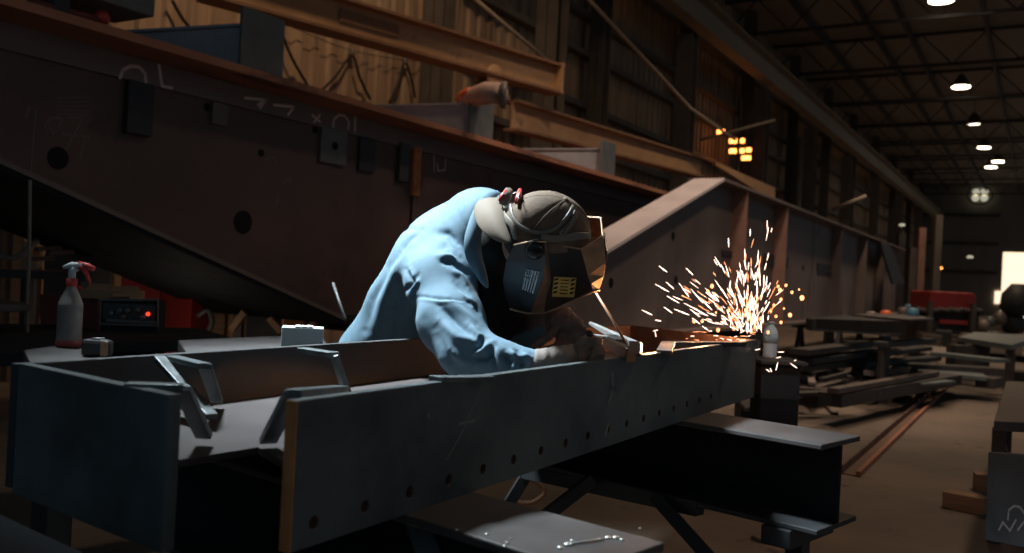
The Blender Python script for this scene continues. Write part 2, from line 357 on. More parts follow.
# wall cables
def cable(pts, label, r=.012, m='cable', n=6):
    q = []
    for i in range(len(pts)-1):
        for k in range(n): 
            t_ = k/n; p0 = pts[max(i-1, 0)]; p1 = pts[i]; p2 = pts[i+1]; p3 = pts[min(i+2, len(pts)-1)]
            q.append(.5*((2*p1) + (p2-p0)*t_ + (2*p0-5*p1+4*p2-p3)*t_*t_ + (3*p1-p0-3*p2+p3)*t_**3))
    q.append(pts[-1])
    return tag(obj('hanging_cable', MB().tube(q, r), m, smooth=True), label, 'cable')
X_ = -8.55
cable([at_X(172, 0, X_), at_X(185, 22, X_), at_X(206, 44, X_)], 'dark cable hanging left of the first stub beam on the tan wall', .02)
cable([at_X(282, 34, X_), at_X(293, 60, X_), at_X(308, 86, X_)], 'dark cable hanging right of the first end plate on the tan wall', .02)
cable([at_X(322, 90, X_), at_X(336, 76, X_), at_X(352, 56, X_), at_X(360, 78, X_), at_X(370, 99, X_)], 'cable looped over a wall hook in an upside-down V', .02)
cable([at_X(389, 103, X_), at_X(398, 84, X_), at_X(405, 62, X_), at_X(412, 82, X_), at_X(415, 98, X_)], 'second looped cable on the tan wall, nearer the column', .02)
cable([at_X(290, 26, X_), at_X(350, 50, X_), at_X(405, 60, X_), at_X(436, 61, X_)], 'thin pale line strung between the wall hooks', .008, 'column')
for x, y, lb in ((352, 52, 'white insulator hook holding the left looped cable'), (405, 60, 'white insulator hook holding the right looped cable')):
    tag(obj('wall_hook', MB().lathe(at_X(x, y, X_), [(.02, -.06), (.05, -.04), (.035, 0), (.05, .03), (.02, .06)]), 'debris_light', smooth=True), lb, 'hook')
cable([at_X(610, 120, X_), at_X(640, 140, X_), at_X(655, 138, X_)], 'thin cable sagging along the wall behind the monorail beam', .015, 'column')
# ================================================================== BIG GIRDER (left)
GX, WX, BX = -4.9, -5.28, -6.45
GY0, GY1 = .2, 16.5
zt = at_X(300, 83, GX).z
h0, h1 = at_X(10, 165, GX), at_X(333, 313, GX)
sl = (h1.z - h0.z)/(h1.y - h0.y)
yk = h1.y + .15; zk = h1.z + sl*.15
zl = h0.z + sl*(GY0 - h0.y)
t = thing('box_girder', Vector((GX, 6, 0)), 'huge dark red-brown steel box girder with chalk marks behind the welder', 'girder')
obj('top_flange', MB().box(BX, GX, GY0, GY1, zt-.045, zt), ['girder_rust'], t, bevel=.006)
poly = [Vector((WX, GY0, zl)), Vector((WX, yk, zk)), Vector((WX, GY1, zk)), Vector((WX, GY1, zt-.045)), Vector((WX, GY0, zt-.045))]
obj('web', MB().prism(poly, Vector((-.03, 0, 0))), 'girder', t)
poly2 = [p + Vector((BX+.1-WX, 0, 0)) for p in poly]
obj('rear_web', MB().prism(poly2, Vector((-.03, 0, 0))), 'girder_dark', t)
obj('bottom_flange', MB().prism([Vector((GX, GY0, zl)), Vector((GX, yk, zk)), Vector((GX, GY1, zk)), Vector((GX, GY1, zk-.05)), Vector((GX, yk, zk-.05)), Vector((GX, GY0, zl-.05))], Vector((BX-GX, 0, 0))), 'jet', t, bevel=.006)
obj('bottom_edge_highlight', MB().prism([Vector((GX+.012, GY0, zl+.012)), Vector((GX+.012, yk, zk+.012)), Vector((GX+.012, yk, zk-.02)), Vector((GX+.012, GY0, zl-.02))], Vector((-.02, 0, 0))), 'girder_strip', t, label='edge of the sloping lower flange, caught light put into a pale strip')  # light caught by the edge is put into a paler strip
obj('flange_lip', MB().box(WX+.0, WX+.03, GY0, GY1, zt-.21, zt-.05), 'girder_strip', t, label='grey-brown splice strip carrying the chalk figures')
obj('rust_band', MB().box(GX-.02, GX+.004, GY0, GY1, zt-.05, zt+.004), 'girder_rust', t)
# plates, holes and stiffeners on the web
def webplate(name, x0, y0, x1, y1, m, th=.03, hole=None):
    ym = (y0+y1)/2; a = at_X(x0, ym, WX+th); b = at_X(x1, ym, WX+th); xm = (x0+x1)/2
    a.z = at_X(xm, y0, WX+th).z; b.z = at_X(xm, y1, WX+th).z
    return obj(name, MB().box(WX, WX+th, a.y, b.y, min(a.z, b.z), max(a.z, b.z)), m, t, bevel=.004)
p1 = webplate('splice_plate', 321, 129, 347, 164, 'end_plate')
p2 = webplate('splice_plate', 360, 137, 376, 172, 'black_steel')
p3 = webplate('splice_plate', 213, 103, 228, 125, 'girder_strip')
webplate('stiffener', 128, 82, 154, 135, 'black_steel', .05)
webplate('stiffener', 400, 143, 410, 182, 'girder_dark', .05)
webplate('stiffener', 414, 147, 421, 196, 'orange_rust', .04)
webplate('stiffener', 410, 196, 416, 330, 'girder', .03)
for x, y, r in ((335, 146, .035), (207, 107, .03), (261, 153, .03), (315, 130, .03), (58, 158, .07), (243, 222, .09)):
    c = at_X(x, y, WX+.002) if (x, y) != (335, 146) else at_X(x, y, WX+.032)
    obj('bolt_hole', MB().lathe(c, [(r, 0), (r, .004)], ax=Vector((1, 0, 0))), 'shade_fill', t)
ck = MB(); XN = Vector((1, 0, 0)); xs = WX+.031
def chalk(mb, pts, w=.014, x=xs, m=0): stroke(mb, [at_X(px, py, x) for px, py in pts], w, XN, m)
chalk(ck, [(120, 78), (123, 70), (131, 66), (139, 67), (145, 73), (146, 82)], .022)
chalk(ck, [(159, 65), (162, 86), (172, 88)], .02)
chalk(ck, [(245, 98), (266, 100), (260, 108)], .02); chalk(ck, [(258, 105), (266, 100)], .02)
chalk(ck, [(274, 105), (294, 107), (288, 115)], .02)
chalk(ck, [(312, 115), (320, 122)], .018); chalk(ck, [(320, 115), (314, 122)], .018)
chalk(ck, [(333, 127), (334, 119), (339, 115), (345, 116), (349, 122), (348, 129)], .02)
chalk(ck, [(355, 115), (355, 131)], .02)
obj('chalk_writing', ck, 'chalk', t, label='pale chalk figures on the upper strip')['kind'] = 'stuff'
ck = MB(); xw = WX+.001
chalk(ck, [(60, 118), (52, 118), (45, 123), (45, 131), (50, 135), (58, 130), (62, 119)], .016, xw)
chalk(ck, [(68, 117), (83, 118), (72, 138), (65, 150)], .014, xw); chalk(ck, [(62, 134), (89, 137)], .014, xw)
chalk(ck, [(84, 140), (80, 158)], .014, xw); chalk(ck, [(29, 107), (26, 117)], .014, xw); chalk(ck, [(36, 110), (30, 180)], .01, xw)
for k in range(5): chalk(ck, [(57, 98+k*4), (88, 97+k*4.5)], .008, xw)
chalk(ck, [(264, 160), (274, 157), (276, 163)], .008, xw); chalk(ck, [(291, 178), (283, 184)], .008, xw)
chalk(ck, [(283, 183), (291, 177), (290, 183)], .01, xw); chalk(ck, [(276, 206), (278, 196)], .01, xw)
obj('chalk_writing', ck, 'chalk_faint', t, label='faint chalk scribbles on the dark web')['kind'] = 'stuff'
ck = MB(); chalk(ck, [(437, 155), (446, 155), (445, 170), (438, 171), (437, 163)], .012, xw); chalk(ck, [(434, 152), (434, 172)], .012, xw); chalk(ck, [(448, 153), (452, 155)], .01, xw)
obj('chalk_writing', ck, 'chalk', t)['kind'] = 'stuff'
# stub beams lying on the girder
def stub(x0, x1, y0, y1, label, first):
    a = at_X(x0, y1, GX-.05); b = at_X(x1, y1, GX-.05); z0 = zt; z1 = zt + .44; w = b.y - a.y
    base = Vector((GX-.05, (a.y+b.y)/2, zt))
    t = thing('stub_beam', base, label, 'stub beam', 'stub beams lying across the big girder')
    obj('end_plate', MB().box(base.x-.03, base.x, a.y, b.y, z0, z1), 'end_plate', t, bevel=.006)
    yd = Vector((-math.cos(.18), -math.sin(.18), 0)); sd = Vector((math.sin(.18), -math.cos(.18), 0))
    s0 = base - Vector((.03, 0, 0)); L = 1.7
    obj('top_flange', MB().bar(s0 + UP*.33, s0 + UP*.33 + yd*L, .26, .02), 'grey_blue', t)
    obj('bottom_flange', MB().bar(s0 + UP*.011, s0 + UP*.011 + yd*L, .26, .02), 'grey_blue', t)
    obj('web', MB().bar(s0 + UP*.17 - sd*-.10, s0 + UP*.17 + sd*.10 + yd*L, .014, .31), 'grey_blue', t)
    ck = MB(); 
    for k, (dy, dz, ey, ez) in enumerate(((.1, .33, .2, .30), (.1, .33, .12, .22), (.15, .2, .28, .25), (.2, .12, .22, .2))):
        stroke(ck, [Vector((base.x+.001, a.y+dy, z0+dz)), Vector((base.x+.001, a.y+ey, z0+ez))], .008, XN)
    obj('chalk_writing', ck, 'chalk_faint', t)['kind'] = 'stuff'
    return t
stub(240, 283, 12, 72, 'nearest grey stub beam with end plate, under the jib boom at upper left', 1)
stub(469, 493, 95, 136, 'middle stub beam with end plate, holding the rolled sling', 0)
stub(601, 615, 130, 168, 'farthest stub beam with end plate and orange rusty side', 0)
# rolled sling on the second stub
sp = [P(462, 103, 9.3), P(474, 97, 9.0), P(487, 93, 8.75), P(500, 93, 8.6)]
t = thing('rolled_sling', P(482, 104, 9.0), 'rolled salmon and white lifting sling on the middle stub beam', 'sling')
obj('roll', MB().tube(sp, [.06, .10, .11, .10], 14), 'salmon', t, smooth=True)
obj('end_coil', MB().lathe(P(500, 95, 8.5), [(.03, -.02), (.09, -.01), (.13, .02), (.13, .06)], ax=RT), 'debris_light', t, smooth=True)
obj('orange_edge', MB().tube([P(459, 104, 9.25), P(462, 96, 9.2), P(470, 92, 8.95)], .05, 10), 'orange', t, smooth=True)
# red tools up on the girder at far left
t = thing('red_clamp', at_X(70, 22, GX-.1), 'red and black clamp with round knob on the girder top at upper left', 'clamp')
obj('bar', MB().tube([at_X(28, 2, GX-.1), at_X(60, 10, GX-.1), at_X(98, 20, GX-.1)], .025), 'dark_red', t, smooth=True)
obj('knob', MB().lathe(at_X(102, 18, GX-.1), [(.03, -.04), (.05, 0), (.03, .04)]), 'red', t, smooth=True)
obj('jaw', MB().obox(at_X(60, 8, GX-.1), Vector((0, .05, 0)), Vector((.03, 0, 0)), UP*.07), 'black_steel', t, bevel=.01)
q = at_X(90, -3, GX-.25)
tag(obj('metal_tray', MB().obox(q, Vector((0, .32, 0)), Vector((.2, 0, 0)), UP*.06), 'end_plate', bevel=.01), 'dark grey metal box on the girder top at the upper left edge', 'box')
# ================================================================== SECOND GIRDER
HX, VX = -3.3, -3.5
pk = at_X(725, 178, HX); zt2 = pk.z
lo = at_X(612, 247, HX); sl2 = (zt2 - lo.z)/(pk.y - lo.y)
ys = 6.3; zs_ = zt2 - sl2*(pk.y - ys); zb2 = at_X(800, 322, HX).z; Y2 = 27.
t = thing('haunched_girder', Vector((HX, 15, 0)), 'long brown plate girder with a sloping top flange paled by painted lamplight and rusty stiffeners', 'girder')
WD = -.46
obj('sloping_flange', MB().prism([Vector((HX, ys, zs_)), pk.copy(), pk - UP*.04, Vector((HX, ys, zs_-.04))], Vector((-.38, 0, 0))), 'flange_lamplit', t, bevel=.004)
obj('top_flange', MB().box(HX+WD, HX, pk.y, Y2, zt2-.04, zt2), 'girder2', t, bevel=.004)
obj('web', MB().prism([Vector((VX, ys, zb2)), Vector((VX, Y2, zb2)), Vector((VX, Y2, zt2-.03)), Vector((VX, pk.y, zt2-.03)), Vector((VX, ys, zs_-.03))], Vector((-.025, 0, 0))), 'girder2', t)
obj('bottom_flange', MB().box(HX+WD, HX, ys, Y2, zb2-.04, zb2), 'girder2', t, bevel=.004)
for x, m in ((746, 'stiff_rust'), (787, 'stiff_rust'), (842.5, 'girder2'), (868, 'girder2'), (886, 'girder2')):
    yy = at_X(x, 230, HX-.02).y
    obj('stiffener', MB().box(VX, HX-.02, yy-.012, yy+.03, zb2, zt2-.02), m, t)
for x0, y0, x1, y1, m in ((723, 250, 741, 258, 'black_steel'), (765, 253, 788, 269, 'black_steel'), (818, 263, 841, 275, 'black_steel')):
    a = at_X(x0, y0, VX+.02); b = at_X(x1, y1, VX+.02); obj('cleat_plate', MB().box(VX, VX+.02, a.y, b.y, b.z, a.z), m, t)
for x, y in ((673, 236), (611, 283), (676, 280), (749, 262), (803, 268)):
    c = at_X(x, y, VX+.001); obj('bolt_hole', MB().lathe(c, [(.05, 0), (.05, .003)], ax=XN), 'shade_fill', t)
# leaning dark plate at its far end
tag(obj('leaning_plate', MB().prism([at_X(881, 243, -3.1), at_X(889, 243, -3.1), at_X(905, 283, -3.1), at_X(893, 284, -3.1)], Vector((-.05, 0, 0))), 'black_steel'), 'dark plate leaning on the far end of the second girder', 'plate')
# trestles that carry both girders
def trestle(x0, x1, y, z, label, m='black_steel', w=.16):
    t = thing('trestle', Vector(((x0+x1)/2, y, 0)), label, 'trestle', 'trestles under the girders')
    obj('top_beam', MB().box(x0, x1, y-w/2, y+w/2, z-.16, z), m, t, bevel=.005)
    for x in (x0+.15, x1-.15):
        for s in (-1, 1): obj('leg', MB().bar(Vector((x, y+s*.05, z-.16)), Vector((x, y+s*.32, 0)), .07, .07, Vector((1, 0, 0))), m, t)
    return t
for y, lb in zip((6.9, 10.5, 15.5), ('nearest', 'middle', 'farthest')): trestle(BX-.1, GX+.1, y, zk-.05, lb + ' black trestle under the big red-brown girder')
for y, lb in zip((7.2, 12, 17.5, 24), ('first and nearest', 'second', 'third', 'last and farthest')): trestle(HX+WD-.3, HX+.25, y, zb2-.04, lb + ' black trestle under the long haunched girder')
# ================================================================== WORKPIECE: wide beam lying on its side
ZT, HP, TH = .98, .245, .024
N0, N1 = at_Z(298, 402, ZT), at_Z(757, 340, ZT); B0, B1 = at_Z(18, 364, ZT), at_Z(632, 325, ZT); E1 = at_Z(168, 396, ZT)
nd = (N1 - N0).normalized(); nn = Vector((-nd.y, nd.x, 0))    # nn points from the near flange to the back flange
if nn.dot(B1 - N0) < 0: nn = -nn
t = thing('steel_workpiece', (N0+B1)/2 - UP*(.245), 'dark steel beam lying on its side in the foreground, bolt holes along its flange', 'beam')
def bool_holes(name, slab, mats, parent, holes, axis, r, L=.2):
    o = obj(name, slab, mats, parent, bevel=0)
    c = MB()
    for h in holes: c.lathe(h - axis*L/2, [(r, 0), (r, L)], n=20, ax=axis, mi=1)
    co = obj('cutter', c, mats, parent)
    md = o.modifiers.new('h', 'BOOLEAN'); md.operation = 'DIFFERENCE'; md.object = co; md.solver = 'EXACT'
    bpy.context.view_layer.update()
    dg = bpy.context.evaluated_depsgraph_get(); me = bpy.data.meshes.new_from_object(o.evaluated_get(dg))
    o.modifiers.clear(); o.data = me; bpy.data.objects.remove(co)
    b = o.modifiers.new('b', 'BEVEL'); b.width = .002; b.segments = 2; b.limit_method = 'ANGLE'; b.angle_limit = 1.0
    return o
ray_h0, ray_h1 = (314, 523), (711, 397)
def on_plane(px, py, p0, n):
    r = ray(px, py); return CAM + r*((p0 - CAM).dot(n)/r.dot(n))
ha, hb = on_plane(*ray_h0, N0, nn), on_plane(*ray_h1, N0, nn)
holes = [lerp(ha, hb, k/16) + nn*TH/2 for k in range(17)]
slab = MB().prism([N0, N1, N1 - UP*HP, N0 - UP*HP], nn*TH)
bool_holes('near_flange', slab, ['plate', 'rust_inside'], t, holes, nn, .0115)
# lit edge of the near flange: highlight put into a paler strip
obj('edge_highlight', MB().prism([N0 + UP*.0012 + nn*.001, N1 + UP*.0012 + nn*.001, N1 + UP*.0012 + nn*(TH-.001), N0 + UP*.0012 + nn*(TH-.001)], UP*-.004), 'plate_edge', t, label='paler top edge of the near flange, highlight put into its colour')
obj('cut_end', MB().prism([N0 - nd*.002, N0 - nd*.002 + nn*TH, N0 - nd*.002 + nn*TH - UP*HP, N0 - nd*.002 - UP*HP], nd*.004), 'orange_rust', t, label='flame-cut orange rusty end face')
bd = (B1 - B0).normalized(); bn = Vector((-bd.y, bd.x, 0)); 
if bn.dot(N0 - B0) < 0: bn = -bn
obj('back_flange', MB().prism([B0, B1, B1 - UP*HP, B0 - UP*HP], -bn*TH), ['black_steel'], t, bevel=.003)
obj('back_flange_rust_glow', MB().prism([B0 + bd*1.9, B1, B1 - UP*HP, B0 + bd*1.9 - UP*HP], bn*.004), 'rust_inside', t, label='rusty inner face of the far flange with spark glow put into its colour')  # spark glow is put into the rust colour of this stretch
ed = (E1 - B0).normalized(); en = Vector((ed.y, -ed.x, 0))
if en.dot(CAM - B0) < 0: en = -en
obj('end_plate', MB().prism([B0, E1, E1 - UP*HP*1.04, B0 - UP*HP*1.04], -en*.026), 'plate', t, bevel=.003)
obj('edge_highlight', MB().prism([B0 + UP*.0012, E1 + UP*.0012, E1 + UP*.0012 - en*.024, B0 + UP*.0012 - en*.024], UP*-.003), 'plate_edge', t)  # same edge highlight put into a paler strip
fd = (N1 - B1).normalized(); 
obj('far_end_plate', MB().prism([B1, N1 + nn*.0, N1 - UP*HP, B1 - UP*HP], nd*-.02), 'rust_inside', t, bevel=.003)
zw = .858
w_ = [at_Z(170, 461, zw), at_Z(258, 447, zw), at_Z(286, 463, zw), Vector((N0.x, N0.y, zw)) + nn*TH + nd*.05, Vector((N1.x, N1.y, zw)) + nn*TH - nd*.03, Vector((B1.x, B1.y, zw)), Vector((B0.x, B0.y, zw)) + ed*.03 ]
obj('web', MB().prism(w_, UP*-.014), 'web', t, bevel=.002)
# angle braces tacked inside
def brace(pts, d_or_z, w, th, m='plate_edge', nm='brace'):
    mb = MB(); ps = [at_Z(x, y, z) for x, y, z in pts]
    for a, b in zip(ps[:-1], ps[1:]): mb.bar(a, b, w, th, UP)
    return obj(nm, mb, m, t, bevel=.002)
brace([(159, 358, ZT), (212, 417, .885)], 0, .026, .013)
brace([(172, 358, ZT), (205, 366, ZT), (217, 401, .875)], 0, .028, .012, 'plate')
brace([(126, 386, ZT), (182, 388, ZT), (204, 436, .875)], 0, .03, .014)
brace([(302, 350, ZT), (334, 355, ZT), (348, 396, .875)], 0, .034, .014)
brace([(342, 389, ZT-.02), (293, 393, ZT), (268, 441, .87)], 0, .032, .014)
brace([(436, 379, ZT+.005), (462, 379, ZT), (490, 378, ZT)], 0, .04, .012)
brace([(664, 353, ZT), (668, 344, ZT), (742, 344, ZT)], 0, .05, .018, 'beam_top')
ck = MB()
for pts in (((440, 400), (428, 440), (420, 460)), ((455, 400), (430, 452))):
    pass
def npl(x, y): return on_plane(x, y, N0 - nn*.0005, nn)
for pts, w in ((((476, 398), (463, 430), (447, 459)), .004), (((459, 424), (474, 421)), .006), (((612, 374), (613, 388), (609, 402)), .022), (((608, 424), (605, 436)), .014), (((428, 414), (429, 418)), .008)):
    stroke(ck, [npl(*p) for p in pts], w, -nn)
obj('scratch_marks', ck, 'scrape', t, label='pale scrape marks on the near flange')['kind'] = 'stuff'
# welder's bench behind (flat steel plates)
zb_ = .894
def flat(name, pts, z, th, m, label, cat, bevel=.004, group=None):
    return tag(obj(name, MB().prism([at_Z(x, y, z) for x, y in pts], UP*-th), m, bevel=bevel), label, cat, group)
flat('steel_plank', [(32, 366), (24, 350), (70, 343), (132, 366)], zb_, .04, 'beam_top', 'grey steel plank under the spray bottle', 'plank')
flat('steel_plank', [(186, 352), (178, 340), (322, 334), (330, 350)], zb_, .04, 'beam_top', 'grey steel plank under the white carton', 'plank')
flat('black_shelf', [(24, 352), (-60, 352), (-60, 322), (200, 328), (240, 340), (100, 341)], zb_-.05, .05, 'jet', 'black steel bench top behind the spray bottle', 'bench')
for k, (x, y) in enumerate(((60, 352), (210, 345), (300, 345))):
    q = at_Z(x, y, zb_-.05); tag(obj('bench_post', MB().box(q.x-.05, q.x+.05, q.y-.05, q.y+.05, 0, zb_-.105+.05), 'black_steel', bevel=.004), ('square black post under the left bench plank', 'middle square black post below the bench', 'square black post below the white carton')[k], 'post')
q = at_Z(-8, 300, .97)
flat('pale_ledge', [(-40, 304), (-40, 299), (10, 300), (32, 303), (30, 305)], .97, .03, 'beam_top', 'thin pale ledge at the left edge behind the bottle', 'ledge')
# spray bottle
bb = at_Z(68.5, 347, zb_); bd_ = (bb-CAM).dot(FW); s = bd_/F0
t = thing('spray_bottle', bb, 'grimy plastic spray bottle with red collar and trigger on the left plank', 'bottle')
obj('body', MB().lathe(bb, [(.034, 0), (.0385, .005), (.0388, .008), (.0388, .1), (.0388, .135), (.0385, .140), (.0375, .144), (.033, .155), (.0235, .178), (.0165, .196), (.0155, .200), (.0152, .204), (.0152, .218)], 28), 'bottle_dirty', t, smooth=True)
obj('liquid', MB().lathe(bb, [(.038, .003), (.0395, .006), (.0395, .024), (.038, .026)], 28), 'bottle_red', t, smooth=True)
obj('collar', MB().lathe(bb, [(.017, .200), (.018, .203), (.018, .225), (.015, .227)], 20), 'red', t, smooth=True)
o_ = bb
obj('spray_head', MB().tube([o_ + UP*.225, o_ + UP*.25, o_ + UP*.262 + RT*.012], [.012, .012, .014], 10).tube([o_ + UP*.272 + RT*.036, o_ + UP*.270 + RT*.0, o_ + UP*.262 - RT*.03], [.011, .012, .006], 10), 'white_box', t, smooth=True)
obj('trigger', MB().tube([o_ + UP*.268 + RT*.028, o_ + UP*.258 + RT*.042, o_ + UP*.235 + RT*.05, o_ + UP*.212 + RT*.062], [.012, .010, .007, .005], 10).tube([o_ + UP*.277 + RT*.02, o_ + UP*.270 + RT*.048, o_ + UP*.262 + RT*.072], [.009, .011, .008], 10), 'red', t, smooth=True)
# tape measure
tb = at_Z(97, 357, zb_)
t = thing('tape_measure', tb, 'small dark tape measure with brown side beside the spray bottle', 'tape measure')
obj('case', MB().obox(tb + UP*.027, RT*.043, FW*.022, UP*.027), 'tool_dark', t, bevel=.012)
obj('side_label', MB().obox(tb + UP*.027 + RT*.03 - FW*.0225, RT*.011, FW*.001, UP*.022), 'wood', t)
obj('belt_clip', MB().obox(tb + UP*.056 + RT*.0, RT*.014, FW*.014, UP*.002), 'bright_steel', t)
# white carton
wb = at_Z(302, 352, zb_)
t = thing('white_carton', wb, 'small white cardboard carton behind the far flange, left of the welder', 'carton')
obj('box', MB().obox(wb + UP*.045, (RT*.98+FW*.2)*.072, (FW*.98-RT*.2)*.05, UP*.045), 'white_box', t, bevel=.003)
obj('lid_flap', MB().obox(wb + UP*.092 + RT*.004, (RT*.98+FW*.2)*.03, (FW*.98-RT*.2)*.048, UP*.0015), 'white_box', t)
# welding power source
wd = 4.3
def cbox(mb, x0, y0, x1, y1, d, depth, mi=0):    # box facing the camera plane between two pixels at a distance
    a = P(x0, y0, d); b = P(x1, y0, d); c = P(x0, y1, d); h = (a - c).length; r_ = (b-a); r_.z = 0
    mid = (P((x0+x1)/2, (y0+y1)/2, d)); return mb.obox(mid + FW*depth/2, RT*(b-a).length/2, FW*depth/2, UP*h/2, mi)
base = P(129, 328, wd)
t = thing('welding_machine', Vector((base.x, base.y, 0)), 'dark red welding machine with a black control panel, on the left behind the bottle', 'welding machine')
obj('cabinet', cbox(MB(), 100, 299, 158, 340, wd, .10), 'jet', t, bevel=.01)
obj('side_panel', MB().prism([P(100, 299, wd-.002), P(100, 340, wd-.002), P(42, 336, 4.9), P(42, 294, 4.9)], RT*-.01), 'dark_red', t)
obj('control_panel', cbox(MB(), 103, 304, 155, 320, wd-.006, .006), 'tool_dark', t)
obj('panel_rim', MB().tube([P(100, 300, wd-.01), P(158, 300, wd-.01), P(158, 326, wd-.01), P(100, 324, wd-.01)], .006), 'end_plate', t)
for k, (x, y) in enumerate(((112, 313), (120, 311), (128, 311), (138, 310), (124, 317), (143, 318))): obj('dial', MB().lathe(P(x, y, wd-.008), [(.014, 0), (.012, .014)], 14, ax=-FW), 'end_plate', t, smooth=True)
obj('indicator_light', MB().lathe(P(148, 314, wd-.008), [(.010, 0), (.008, .008)], 12, ax=-FW), 'led', t)
obj('vent_strip', cbox(MB(), 106, 320, 156, 323, wd-.01, .006), 'end_plate', t)
cb = P(112, 298, 4.45)
obj('cart', MB().obox(Vector((base.x, base.y, .45)) + FW*.08, RT*.12, FW*.08, UP*.38), 'jet', t, bevel=.01)
# open cardboard box on it
zc = P(112, 299, wd).z
cbx = P(113, 292, wd+.10); cbx.z = zc
t = thing('cardboard_box', cbx, 'open brown cardboard box with raised flaps on top of the welding machine', 'box')
obj('box', MB().obox(cbx + UP*.02, RT*.12, FW*.09, UP*.02), 'cardboard', t)
obj('flap', MB().prism([P(79, 298, wd), P(108, 299, wd), P(112, 285, wd+.1), P(91, 284, wd+.15)], UP*.004), 'cardboard', t)
obj('flap', MB().prism([P(113, 297, wd-.02), P(143, 297, wd-.02), P(138, 287, wd+.06), P(111, 287, wd+.08)], UP*.004), 'cardboard', t)
tag(obj('red_bolt', MB().tube([P(76, 293, wd+.1), P(82, 289, wd+.1)], .02, 10), 'red', smooth=True), 'small red knob lying left of the cardboard box', 'knob')
# big red cabinet
rb = P(160, 330, 8.0)
t = thing('red_cabinet', Vector((rb.x, rb.y, 0)), 'bright red steel cabinet under the sloping lower edge of the big girder', 'cabinet')
a0 = P(122, 270, 8.0); a1 = P(161, 270, 8.0); a2 = P(193, 270, 7.7)
obj('front_panel', MB().prism([Vector((a0.x, a0.y, .3)), Vector((a1.x, a1.y, .3)), Vector((a1.x, a1.y, 1.25)), Vector((a0.x, a0.y, 1.25))], FW*.5), 'red_paint', t, bevel=.01)
obj('side_panel', MB().prism([Vector((a1.x, a1.y, .26)) + RT*.004, Vector((a2.x, a2.y, .26)), Vector((a2.x, a2.y, 1.25)), Vector((a1.x, a1.y, 1.25)) + RT*.004], FW*.5), 'red_paint', t, bevel=.01)
obj('foot', MB().obox(Vector((rb.x, rb.y, .15)) + FW*.3, RT*.3, FW*.2, UP*.15), 'black_steel', t)
# clutter deep under the girder, left and right of the cabinet
for k, (x, w, h, m, lb) in enumerate(((5, .16, 1.55, 'debris', 'brown post at the far left below the girder'), (14, .2, 1.6, 'wood', 'orange-brown timber post at the left edge'), (30, .15, 1.3, 'debris_light', 'grey post behind the hanging rope at left'), (64, .35, 1.2, 'debris_dark', 'dark crate end behind the spray bottle head'),
        (95, .3, 1.5, 'end_plate', 'tall grey panel behind the cardboard box'), (222, .10, .9, 'wood', 'leftmost timber post right of the red cabinet'), (240, .08, .95, 'debris_light', 'thin pale post between the cabinet and the carton'), (296, .18, .98, 'orange_rust', 'orange timber end above the white carton'), (265, .3, .8, 'debris_dark', 'dark crate left of the white carton'))):
    q = P(x, 300, 8.3); tag(obj('upright_post', MB().obox(Vector((q.x, q.y, h/2)), RT*w/2, FW*.05, UP*h/2), m, bevel=.005), lb, 'post')
for pts, lb in (([(232, 330), (245, 312)], 'slanted timber brace right of the red cabinet'), ([(270, 318), (282, 332)], 'slanted timber brace left of the orange timber'), ([(306, 330), (316, 322)], 'short orange timber offcut above the carton'), ([(28, 262), (38, 245)], 'slanted pale stick at left below the girder')):
    tag(obj('timber_brace', MB().bar(P(*pts[0], 7.6), P(*pts[1], 7.6), .09, .05), 'wood'), lb, 'timber')
cable([P(0, 255, 6), P(14, 258, 6), P(27, 250, 6), P(38, 240, 6)], 'pale rope sagging at the left edge below the girder', .02, 'debris_light')
cable([P(30, 180, 4.0), P(29, 260, 4.0), P(27, 310, 4.0), P(28, 350, 4.0)], 'thin dark cable hanging in front of the girder at left', .008, 'column')
cable([P(196, 330, 7.4), P(206, 333, 7.4), P(212, 322, 7.4), P(208, 310, 7.4), P(198, 316, 7.4)], 'dark hose coil right of the red cabinet', .025, 'debris_dark')
for k, (x, y, w) in enumerate(((48, 248, .5), (60, 252, .3), (40, 258, .35))):
    tag(obj('steel_offcut', MB().bar(P(x-12, y+1, 6.5), P(x+12, y, 6.6), .15, .03), 'debris'), ('topmost steel offcut of the stack at the left below the girder', 'middle steel offcut behind the spray bottle trigger', 'lowest steel offcut of the stack at the left')[k], 'offcut')
tag(obj('offcut_rack', MB().obox(P(50, 275, 6.6), RT*.35, FW*.2, UP*.03).bar(P(28, 276, 6.6), Vector((P(28, 276, 6.6).x, P(28, 276, 6.6).y, 0)), .06, .06).bar(P(72, 276, 6.6), Vector((P(72, 276, 6.6).x, P(72, 276, 6.6).y, 0)), .06, .06), 'debris_dark'), 'dark rack holding offcuts behind the spray bottle', 'rack')
tag(obj('slim_rod', MB().tube([P(333, 283, 3.6), P(345, 318, 3.5)], .006), 'end_plate', smooth=True), 'thin steel rod leaning behind the welder, above the carton', 'rod')
# ================================================================== SUPPORT BEAMS UNDER THE WORKPIECE
zs = ZT - HP
def support(corner_far_left, near_right, far_right, near_left, back, ext, label, h=.28):
    a = at_Z(*near_left, zs); b = at_Z(*near_right, zs); c = at_Z(*far_right, zs)
    d = (b - a).normalized(); s_ = Vector((-d.y, d.x, 0)); w = max(.2, abs((c - b).dot(s_)))
    if (c - b).dot(s_) < 0: s_ = -s_
    ext += (c-b).dot(d)*.5
    mid1 = b + s_*w/2; mid0 = a + s_*w/2 - d*back
    t = thing('support_beam', Vector((mid1.x, mid1.y, zs-h)), label, 'beam')
    ibeam(t, mid0, mid1 + d*ext, w, h, .018, .014, mats=('beam_top', 'jet', 'black_steel'))
    return t, mid0, mid1 + d*ext, d, s_, w
t, m0, m1, sd_, ss_, sw_ = support(None, (834.5, 447), (849, 434), (706, 425), 1.2, 0, 'long black H-beam under the far part of the workpiece, free end at right')
